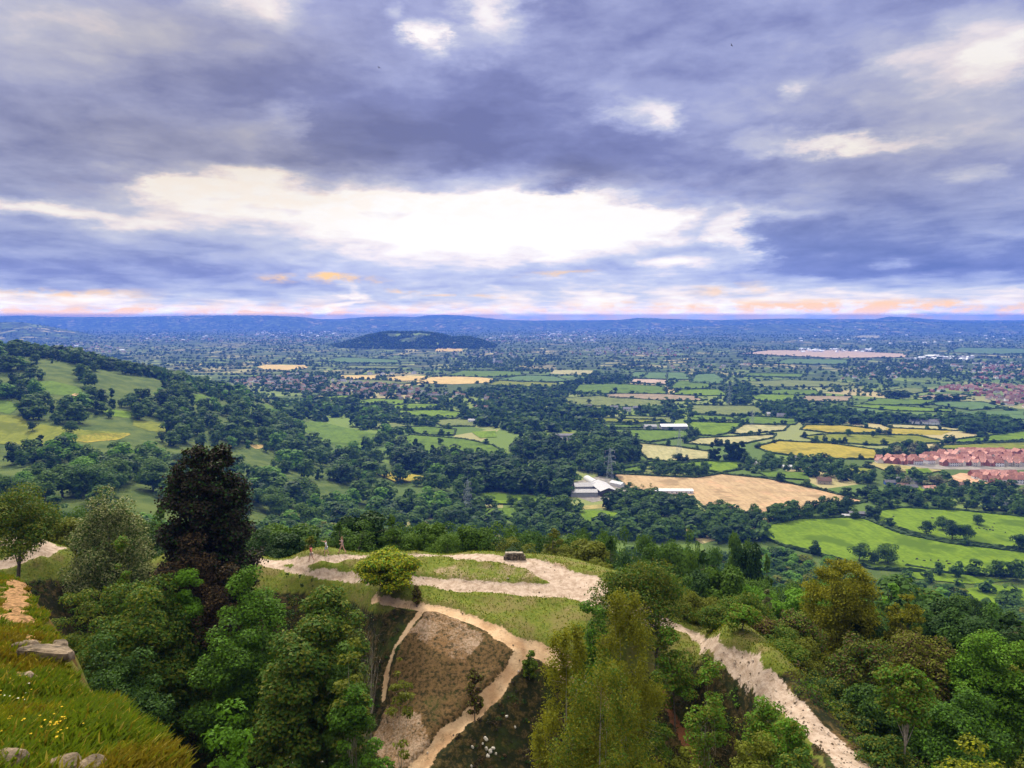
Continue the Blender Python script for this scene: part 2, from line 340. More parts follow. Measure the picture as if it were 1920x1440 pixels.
def hrel(x, y, detail=True):
    """height of the ground, absolute"""
    x = np.asarray(x, float); y = np.asarray(y, float); sh = x.shape; x = x.ravel(); y = np.maximum(y.ravel(), 1.0)
    u = np.clip(x / y, -1.1, 1.1) * KU; l = np.log(np.clip(y, 18, 3600)); ls = l * KL
    out = np.empty(len(x))
    for i in range(0, len(x), 20000):
        s = slice(i, i + 20000)
        k = _U((u[s, None] - _cx) ** 2 + (ls[s, None] - _cy) ** 2)
        out[s] = (k @ _w[:_n] + _w[_n] + _w[_n + 1] * u[s] + _w[_n + 2] * ls[s]) * np.exp(l[s])
    z = out + CAMZ
    z = np.where(z < 3, 0, np.where(z < 9, (z - 3) ** 2 / 12, z - 6 + 0.0))
    z = np.where(out + CAMZ >= 9, np.minimum(out + CAMZ, z + 6 * sstep(9, 40, out + CAMZ)), z)
    z = z * (1 - sstep(2600, 3300, y))
    if detail:
        am = np.where(y < 160, .25 + .25 * sstep(90, 60, y) * 0, 0) + np.where((y >= 160), 1.5 * sstep(160, 260, y), 0)
        near = (fbm(x / 5.0, y / 5.0, 3, 3) - .5) * .8 * (1 - sstep(120, 220, y))
        plate = sstep(58, 66, y) * (1 - sstep(82, 86, y))
        near *= (1 - .9 * plate)
        mid = (fbm(x / 60, y / 60, 3, 9) - .5) * 7 * sstep(160, 300, y) * np.clip(z / 15, 0, 1)
        z = z + near + mid
    px = 960 + F * (x / y) / 1.0
    for (r0, hw, prof) in HILLS:
        pp = np.array(prof, float)
        top = np.interp(px, pp[:, 0], pp[:, 1], left=None, right=None)
        v = (720 - top) / F; zz = CAMZ + r0 * (-SP + v * CP) / (CP + v * SP)
        if r0 == 5500: zz = zz * sstep(540, 600, px) * (1 - sstep(955, 985, px))
        if r0 == 8200: zz = zz * (1 - sstep(200, 260, px))
        if r0 == 12500: zz = zz * sstep(1120, 1300, px)
        zz = np.maximum(zz, 0) * (1 + (.16 if r0 < 7000 else .09) * (fbm(x / (180 if r0 < 7000 else 700), y / 900, 4, 5) - .5))
        q = np.clip(1 - np.abs(y - r0) / hw, 0, 1); z = np.maximum(z, zz * q * q * (3 - 2 * q))
    return z.reshape(sh)
def bank_h(x, y): return CAMZ - 2.5 - .275 * y + (fbm(x / 1.7, y / 1.7, 4, 21) - .5) * .55
def hit(px, py, zoff=0.0):
    """first point of the ground met by the sight line through a pixel (vectorised)"""
    px = np.atleast_1d(np.asarray(px, float)); py = np.atleast_1d(np.asarray(py, float))
    Ys = np.exp(np.linspace(math.log(36), math.log(30000), 500))
    res = np.zeros((len(px), 3))
    for i in range(len(px)):
        dx, dy, dz = pdir(px[i], py[i]); X = Ys * dx / dy; Z = CAMZ + Ys * dz / dy
        h = HCACHE(X, Ys); k = np.argmax(Z <= h + zoff)
        if k == 0: k = 1 if Z[0] <= h[0] else len(Ys) - 1
        a = (Z - h - zoff)[k - 1]; b = (h + zoff - Z)[k]; t = a / (a + b) if a + b > 0 else 0
        Yy = Ys[k - 1] + (Ys[k] - Ys[k - 1]) * t; res[i] = (Yy * dx / dy, Yy, CAMZ + Yy * dz / dy)
    return res
# the polar sheet of ground: columns over X/Y, rows over ln Y; a cached copy answers height questions fast
NU = 760
UU = np.linspace(-1.05, 1.05, NU); LL = np.log(np.concatenate([np.geomspace(14, 40, 60)[:-1], np.geomspace(40, 110, 330)[:-1], np.geomspace(110, 3400, 400)[:-1], np.geomspace(3400, 24000, 220)]))
gu, gl = np.meshgrid(UU, LL); GX = gu * np.exp(gl); GYY = np.exp(gl)
GZ = hrel(GX, GYY)
def HCACHE(x, y):
    x = np.asarray(x, float); y = np.asarray(y, float)
    fu = np.clip((x / y - UU[0]) / (UU[1] - UU[0]), 0, NU - 1.001); l = np.log(np.maximum(y, 14.001))
    fl = np.clip(np.interp(l, LL, np.arange(len(LL))), 0, len(LL) - 1.001)
    iu = fu.astype(int); il = fl.astype(int); a = fu - iu; b = fl - il
    return (GZ[il, iu] * (1 - a) + GZ[il, iu + 1] * a) * (1 - b) + (GZ[il + 1, iu] * (1 - a) + GZ[il + 1, iu + 1] * a) * b
# ------------------------------------------------------------ paths, bare ground and scrub of the near spur
def line_pts(pl, n=10):
    out = []
    for (a, b) in zip(pl[:-1], pl[1:]):
        for k in range(n): out.append(tuple(a[i] + (b[i] - a[i]) * k / n for i in range(len(a))))
    out.append(tuple(pl[-1])); return np.array(out)
PATHS = [   # (px, py, half width in metres)
 [(-40,1070,.9),(20,1052,.9),(60,1038,.8),(105,1026,.8),(160,1026,.7),(230,1022,.6),(300,1024,.6),(360,1034,.8),(440,1044,.9),(500,1052,.8),(560,1052,.7),(640,1045,.65),(700,1042,.65),(780,1041,.75),(850,1041,.9),(930,1045,1.2),(1000,1057,1.5),(1050,1078,1.8),(1090,1098,2.3),(1130,1120,1.2),(1200,1146,.7),(1280,1180,.65),(1340,1210,.65),(1400,1250,.7),(1450,1290,.8),(1500,1335,.95),(1550,1385,1.15),(1620,1450,1.35),(1700,1530,1.8)],
 [(470,1048,.8),(540,1066,.45),(620,1077,.5),(700,1083,.6),(780,1088,.9),(860,1096,1.1),(950,1102,1.2),(1030,1106,1.3),(1090,1106,1.6)],
 [(0,1015,.9),(60,1014,1.0),(130,1020,.9),(200,1026,.8)],
 [(700,1122,.4),(760,1133,.5),(800,1138,.7),(840,1143,.6),(880,1160,.6),(930,1182,.7),(975,1206,.9),(1010,1216,.8),(1050,1240,.7),(1100,1275,.5),(1140,1320,.4)],
 [(985,1212,.7),(970,1240,.6),(935,1285,.55),(890,1330,.55),(840,1372,.6),(795,1425,.7),(765,1470,.8)],
 [(795,1140,.3),(770,1170,.3),(740,1212,.3),(724,1260,.25),(720,1310,.3)],
 [(1243,1298,.25),(1260,1342,.3),(1286,1384,.3),(1318,1445,.35)]]
gx1 = GX.ravel(); gy1 = GYY.ravel(); gz1 = GZ.ravel()
near = (gy1 < 125) & (gy1 > 36)
ni = np.where(near)[0]; nx, ny = gx1[ni], gy1[ni]
def seg_mask(pl, soft, grow=0.0):
    L = line_pts(pl, 6); G3 = hit(L[:, 0], L[:, 1]); hw = L[:, 2] + grow; best = np.full(len(ni), 9.0)
    for i in range(len(G3) - 1):
        a, b = G3[i, :2], G3[i + 1, :2]
        if np.linalg.norm(b - a) > 14 or G3[i, 1] > 118: continue
        s = np.where((np.abs(nx - a[0]) < 16) & (np.abs(ny - a[1]) < 16))[0]
        d = b - a; L2 = (d @ d) + 1e-9; t = np.clip(((nx[s] - a[0]) * d[0] + (ny[s] - a[1]) * d[1]) / L2, 0, 1)
        dist = np.hypot(nx[s] - a[0] - t * d[0], ny[s] - a[1] - t * d[1]); best[s] = np.minimum(best[s], dist - (hw[i] + (hw[i + 1] - hw[i]) * t))
    return best
wob = (fbm(nx / 1.1, ny / 1.1, 4, 31) - .5) * .95 + .2
dmain = np.minimum.reduce([seg_mask(p, 0) for p in PATHS[:3]]); dsmall = np.minimum.reduce([seg_mask(p, 0) for p in PATHS[3:6]]); dred = seg_mask(PATHS[6], 0)
pathd = np.minimum(dmain + wob, np.minimum(dsmall + wob * .6, dred + wob * .25))
pm = np.clip(.5 - pathd / .35, 0, 1)
npx, npy = proj(nx, ny, gz1[ni])
def zone(polys, blur=12):
    v = np.zeros(len(ni))
    for poly, val in polys: v[inpoly(npx + (fbm(nx / 2, ny / 2, 3, 5) - .5) * 40, npy + (fbm(nx / 2, ny / 2, 3, 6) - .5) * 24, poly)] = val
    return v
scree = zone([([(800,1145),(975,1215),(940,1290),(850,1370),(780,1440),(715,1440),(725,1260),(770,1180)], .38), ([(790,1142),(850,1150),(905,1200),(880,1240),(820,1215),(760,1190)], .75), ([(715,1330),(790,1340),(810,1400),(780,1440),(715,1440),(700,1380)], .8), ([(870,1240),(960,1245),(900,1330),(850,1370),(800,1420),(830,1330)], .45),
              ([(850,1058),(950,1060),(1040,1085),(960,1092),(860,1090),(800,1070)], .7), ([(930,1120),(1010,1118),(1010,1135),(940,1136)], .55), ([(1050,1120),(1090,1112),(1090,1145),(1055,1146)], .6), ([(40,975),(130,985),(130,1010),(50,1000)], 1.0),
              ([(980,1046),(1040,1056),(1100,1085),(1100,1110),(1050,1100),(1000,1066)], .9), ([(1240,1160),(1360,1210),(1480,1290),(1640,1440),(1600,1460),(1400,1270)], .35)])
scrub = zone([([(700,1150),(790,1140),(900,1165),(985,1215),(1040,1250),(1240,1260),(1330,1240),(1420,1290),(1540,1440),(1500,1600),(0,1600),(0,1090),(120,1085),(420,1100),(640,1120)], 1.0), ([(1450,1270),(1960,1150),(1960,1600),(1640,1600)], 1.0)])
full = lambda a: (lambda z: (z.__setitem__(ni, a), z)[1])(np.zeros(len(gx1)))
A_path = full(pm); A_scree = full(scree); A_scrub = full(scrub); A_red = full(np.clip(.5 - (dred - .5), 0, 1))
A_small = full(np.clip(1 - dsmall / 1.5, 0, 1))
# paths are worn in a little, with steep little banks beside them
GZ.ravel()[ni] -= pm * .16
lipm = np.exp(-((pathd - .5) / .4) ** 2) * .12 * (fbm(nx / 3, ny / 3, 2, 77) > .45); GZ.ravel()[ni] += lipm
gz1 = GZ.ravel()

def ground_mat(kind):
    def f(g, b):
        co = g.node('ShaderNodeNewGeometry').outputs['Position']
        at = lambda n: g.node('ShaderNodeAttribute', attribute_name=n).outputs['Fac']
        nf = g.noise(co, 3.2, 8, .68); nm = g.noise(co, .45, 6, .6); nb = g.noise(co, .012, 5, .55)
        # far country: patchwork in between the fields
        vor = g.node('ShaderNodeTexVoronoi'); g.put(vor.inputs['Vector'], g.v('MULTIPLY', co, (.0052, .0034, 0))); vor.inputs['Scale'].default_value = 1
        vc = g.sep(vor.outputs['Color'])
        far = g.ramp(vc[0], [(0, (.06, .09, .022)), (.30, (.09, .15, .028)), (.5, (.14, .20, .035)), (.68, (.17, .22, .06)), (.82, (.22, .23, .09)), (1, (.40, .33, .16))])
        far = g.mix(g.m('MULTIPLY', g.rng(nb, .40, .52), g.rng(g.sep(co)[1], 1400, 3600)), far, (.035, .055, .022, 1))
        grass = g.mix(g.rng(nf, .3, .7), (.075, .115, .014, 1), (.150, .165, .026, 1))
        grass = g.mix(g.rng(nm, .42, .66), grass, (.150, .130, .045, 1))
        hill = g.mix(g.rng(g.noise(co, .05, 6, .6), .35, .65), (.05, .085, .016, 1), (.10, .135, .026, 1))
        y = g.sep(co)[1]
        col = g.mix(g.rng(y, 120, 200), grass, hill); flatn = g.m('MULTIPLY', g.rng(y, 560, 700), g.rng(g.sep(co)[2], 8, 2)); col = g.mix(g.m('MAXIMUM', flatn, g.rng(y, 1500, 2000)), col, far)
        scr = g.mix(g.rng(nf, .38, .66), (.020, .020, .006, 1), (.10, .07, .026, 1)); scr = g.mix(g.rng(g.noise(co, 1.3, 6, .7), .56, .44), scr, (.014, .018, .006, 1)); scr = g.mix(g.rng(nm, .5, .7), scr, (.030, .045, .010, 1))
        scr = g.mix(g.m('MULTIPLY', at('scree'), g.m('MULTIPLY', g.rng(nf, .35, .6), 1.6), clamp=True), scr, (.17, .10, .045, 1))
        col = g.mix(at('scrub'), col, scr)
        chalk = g.mix(g.m('MULTIPLY', g.rng(g.noise(co, 8.0, 5, .8), .62, .70), .5), (.1, .08, .05, 1), (.1, .08, .05, 1)) if False else g.mix(g.rng(g.noise(co, 1.6, 10, .72), .35, .62), (.29, .215, .16, 1), (.45, .36, .29, 1))
        earthy = g.mix(g.rng(nm, .3, .6), (.36, .225, .125, 1), (.52, .37, .23, 1)); chalk = g.mix(at('small'), chalk, earthy)
        chalk = g.mix(at('red'), chalk, (.21, .085, .04, 1))
        crack = g.m('MULTIPLY', g.rng(g.noise(g.v('MULTIPLY', co, (1, .45, 1)), 2.4, 9, .8, dist=.6), .54, .64), .75); chalk = g.mix(crack, chalk, (.15, .11, .06, 1))
        stone = g.rng(g.m('ADD', g.m('MULTIPLY', at('scree'), .42), g.m('ADD', g.m('MULTIPLY', g.noise(co, 5.5, 8, .8), .6), g.m('MULTIPLY', nm, .35))), .74, .90)
        stone = g.m('MULTIPLY', stone, g.m('MULTIPLY', at('scree'), 1.4, clamp=True), clamp=True)
        col = g.mix(stone, col, g.mix(nf, (.22, .15, .10, 1), (.46, .35, .26, 1)))
        p = g.rng(g.m('ADD', at('path'), g.m('MULTIPLY', g.m('SUBTRACT', nf, .5), 1.6)), .35, .65)
        col = g.mix(p, col, chalk)
        g.put(b.inputs['Base Color'], col)
        bn = g.node('ShaderNodeBump'); bn.inputs['Strength'].default_value = .8
        g.put(bn.inputs['Distance'], g.rng(y, 60, 400, .12, 1.0)); g.put(bn.inputs['Height'], g.m('ADD', g.m('MULTIPLY', nf, .7), nm)); g.put(b.inputs['Normal'], bn.outputs[0])
    return mat(kind, (.1, .12, .04), .95, f, .1)
M_ground = ground_mat('ground')
nr = len(LL)
idx = np.arange(nr * NU).reshape(nr, NU)
Q = np.stack([idx[:-1, :-1], idx[:-1, 1:], idx[1:, 1:], idx[1:, :-1]], -1).reshape(-1, 4)
VV = np.stack([gx1, gy1, gz1], 1)
qm = A_path[Q].mean(1) > .5
skylim = gy1[Q].mean(1)
hillq = (skylim > 10500) & (gz1[Q].mean(1) > 12) | ((skylim > 6900) & (skylim < 9600) & (gz1[Q].mean(1) > 12)) | ((skylim > 4700) & (skylim < 6400) & (gz1[Q].mean(1) > 8))
def sub(name, sel, **kw):
    q = Q[sel]; u, inv = np.unique(q, return_inverse=True)
    o = mesh(name, VV[u], [inv.reshape(q.shape)], [M_ground], smooth=True, attrs={'path': A_path[u], 'scree': A_scree[u], 'scrub': A_scrub[u], 'red': A_red[u], 'small': A_small[u]})
    tag(o, kind='structure', **kw); return o
sub('ground', ~qm & ~hillq); sub('footpath', qm, label='pale chalk footpaths worn across the grassy spur')
sub('distant_hills', hillq & (skylim > 7000)); sub('wooded_hill', hillq & (skylim < 7000))
# the grassy cliff edge close to the camera
def build_bank():
    EX = []
    for (px, py) in [(-500,1000),(-200,1030),(-20,1062),(35,1085),(62,1120),(85,1170),(118,1200),(140,1262),(215,1292),(262,1340),(300,1392),(330,1440),(360,1540)]:
        dx, dy, dz = pdir(px, py); t = -2.5 / (dz + .275 * dy); EX.append((dx * t, dy * t))
    EX = [e for e in EX if e[1] > 0 and e[1] < 70]
    poly = [(EX[0][0] - 30, EX[0][1])] + EX + [(EX[-1][0], 2), (-60, 2)]
    xs = np.arange(-46, 3, .16); ys = np.arange(3, 62, .16); X, Y = np.meshgrid(xs, ys); x = X.ravel(); y = Y.ravel()
    ins = inpoly(x, y, poly); d = np.full(len(x), 99.0)
    for (a, b) in zip(EX[:-1], EX[1:]):
        a = np.array(a); b = np.array(b); dd = b - a; t = np.clip(((x - a[0]) * dd[0] + (y - a[1]) * dd[1]) / (dd @ dd), 0, 1)
        d = np.minimum(d, np.hypot(x - a[0] - t * dd[0], y - a[1] - t * dd[1]))
    d = np.where(ins, -d, d); d = d + (fbm(x / 1.5, y / 1.5, 3, 8) - .5) * 1.0
    z = bank_h(x, y) - .25 * np.exp(d / .8) * (d < 0) - np.where(d > 0, .25 + d * 1.9 + .3 * d * d, 0)
    px, py = proj(x, y, z)
    rock = np.zeros(len(x))
    for poly_ in ([(10,1085),(48,1090),(62,1150),(60,1180),(20,1185),(0,1140)], [(15,1203),(60,1200),(118,1238),(122,1250),(70,1246)], [(20,1255),(55,1262),(60,1280),(20,1272)]): rock[inpoly(px + (fbm(x / .9, y / .9, 4, 51) - .5) * 60, py + (fbm(x / .9, y / .9, 4, 52) - .5) * 60, poly_)] = 1
    z += rock * .1
    n0, n1 = X.shape; id_ = np.arange(n0 * n1).reshape(n0, n1); q = np.stack([id_[:-1, :-1], id_[:-1, 1:], id_[1:, 1:], id_[1:, :-1]], -1).reshape(-1, 4)
    g0 = HCACHE(x, np.maximum(y, 14.1)); keep = ((z > g0 - 2) | (y < 36))[q].any(1) & (z > 160)[q].any(1)
    q = q[keep]; u, inv = np.unique(q, return_inverse=True)
    def f(g, b):
        co = g.node('ShaderNodeNewGeometry').outputs['Position']
        at = g.node('ShaderNodeAttribute', attribute_name='rock').outputs['Fac']
        nf = g.noise(co, 6, 8, .65); nm = g.noise(co, .9, 5, .6)
        c = g.mix(g.rng(nf, .35, .65), (.07, .09, .012, 1), (.16, .14, .03, 1)); c = g.mix(g.rng(nm, .45, .6), c, (.10, .055, .015, 1))
        sandy = g.mix(g.rng(nf, .38, .62), (.13, .07, .03, 1), (.38, .22, .10, 1)); c = g.mix(g.rng(g.m('ADD', at, g.m('MULTIPLY', g.m('SUBTRACT', nf, .5), 2.2)), .6, .85), c, sandy)
        g.put(b.inputs['Base Color'], c); bn = g.node('ShaderNodeBump'); bn.inputs['Distance'].default_value = .08; g.put(bn.inputs['Height'], nf); g.put(b.inputs['Normal'], bn.outputs[0])
    o = mesh('grassy_bank_ground', np.stack([x, y, z], 1)[u], [inv.reshape(q.shape)], [mat('bank_soil', (.1, .1, .03), .95, f, .1)], smooth=True, attrs={'rock': rock[u]})
    tag(o, kind='structure'); sel = (d < -.02)
    return x[sel], y[sel], z[sel], rock[sel], d[sel], EX
BANK = build_bank()

# ------------------------------------------------------------ haze: one box of even air round everything
hz = MB().box((0, 12350, 157), (60000, 24900, 318)).build('haze', [])
tag(hz, kind='stuff'); hm = bpy.data.materials.new('haze_air'); hm.use_nodes = True; t = hm.node_tree; t.nodes.clear()
ho = t.nodes.new('ShaderNodeOutputMaterial'); pv = t.nodes.new('ShaderNodeVolumePrincipled')
pv.inputs['Color'].default_value = HAZE_COL; pv.inputs['Density'].default_value = HAZE_D; pv.inputs['Anisotropy'].default_value = 0.0
t.links.new(pv.outputs[0], ho.inputs['Volume']); hz.data.materials.append(hm)
# ------------------------------------------------------------ fields
FC = {'tan': ((.34,.24,.125),(.43,.315,.175)), 'pale': ((.28,.275,.12),(.36,.335,.165)), 'yel': ((.25,.22,.025),(.33,.27,.035)), 'ygr': ((.13,.16,.014),(.175,.195,.022)), 'bri': ((.090,.160,.006),(.135,.215,.010)),
      'grn': ((.072,.130,.012),(.105,.175,.017)), 'dul': ((.115,.150,.040),(.155,.185,.055)), 'blu': ((.075,.14,.04),(.10,.17,.05)), 'brn': ((.22,.18,.11),(.28,.22,.14)), 'gold': ((.46,.34,.12),(.52,.39,.16)), 'soil': ((.40,.24,.13),(.5,.33,.2)),
      'pnk': ((.36,.27,.20),(.42,.33,.25)), 'yard': ((.20,.19,.17),(.28,.26,.22)), 'dry': ((.26,.24,.08),(.36,.3,.12))}
def fieldmat(k, a, b_):
    def f(g, b):
        co = g.node('ShaderNodeNewGeometry').outputs['Position']
        n = g.noise(co, .018, 6, .6); w = g.noise(g.v('MULTIPLY', co, (.25, .02, 0)), 1.0, 4, .6); s = g.noise(co, .22, 5, .7)
        q = g.m('ADD', g.m('MULTIPLY', n, .4), g.m('ADD', g.m('MULTIPLY', w, .25), g.m('MULTIPLY', s, .35)))
        c = g.mix(g.rng(q, .40, .58), (*[q_ * .8 for q_ in a], 1), (*b_, 1)); c = g.mix(g.rng(n, .52, .62), c, (*[q_ * .72 for q_ in a], 1)); pz = g.noise(co, .035, 7, .7)
        c = g.mix(g.m('MULTIPLY', g.rng(pz, .52, .66), .55), c, (a[0] * 1.5, a[1] * 1.25, a[2] * 1.4, 1))
        row = g.m('FRACT', g.m('MULTIPLY', g.m('ADD', g.sep(co)[0], g.m('MULTIPLY', g.sep(co)[1], .35)), 1 / 22.0)); c = g.mix(g.m('MULTIPLY', g.rng(g.m('ABSOLUTE', g.m('SUBTRACT', row, .5)), .07, .03), .22), c, (*[q_ * .55 for q_ in a], 1))
        g.put(b.inputs['Base Color'], c)
    return mat('field_' + k, a, .95, f, .08)
FM = {k: fieldmat(k, *v) for k, v in FC.items()}
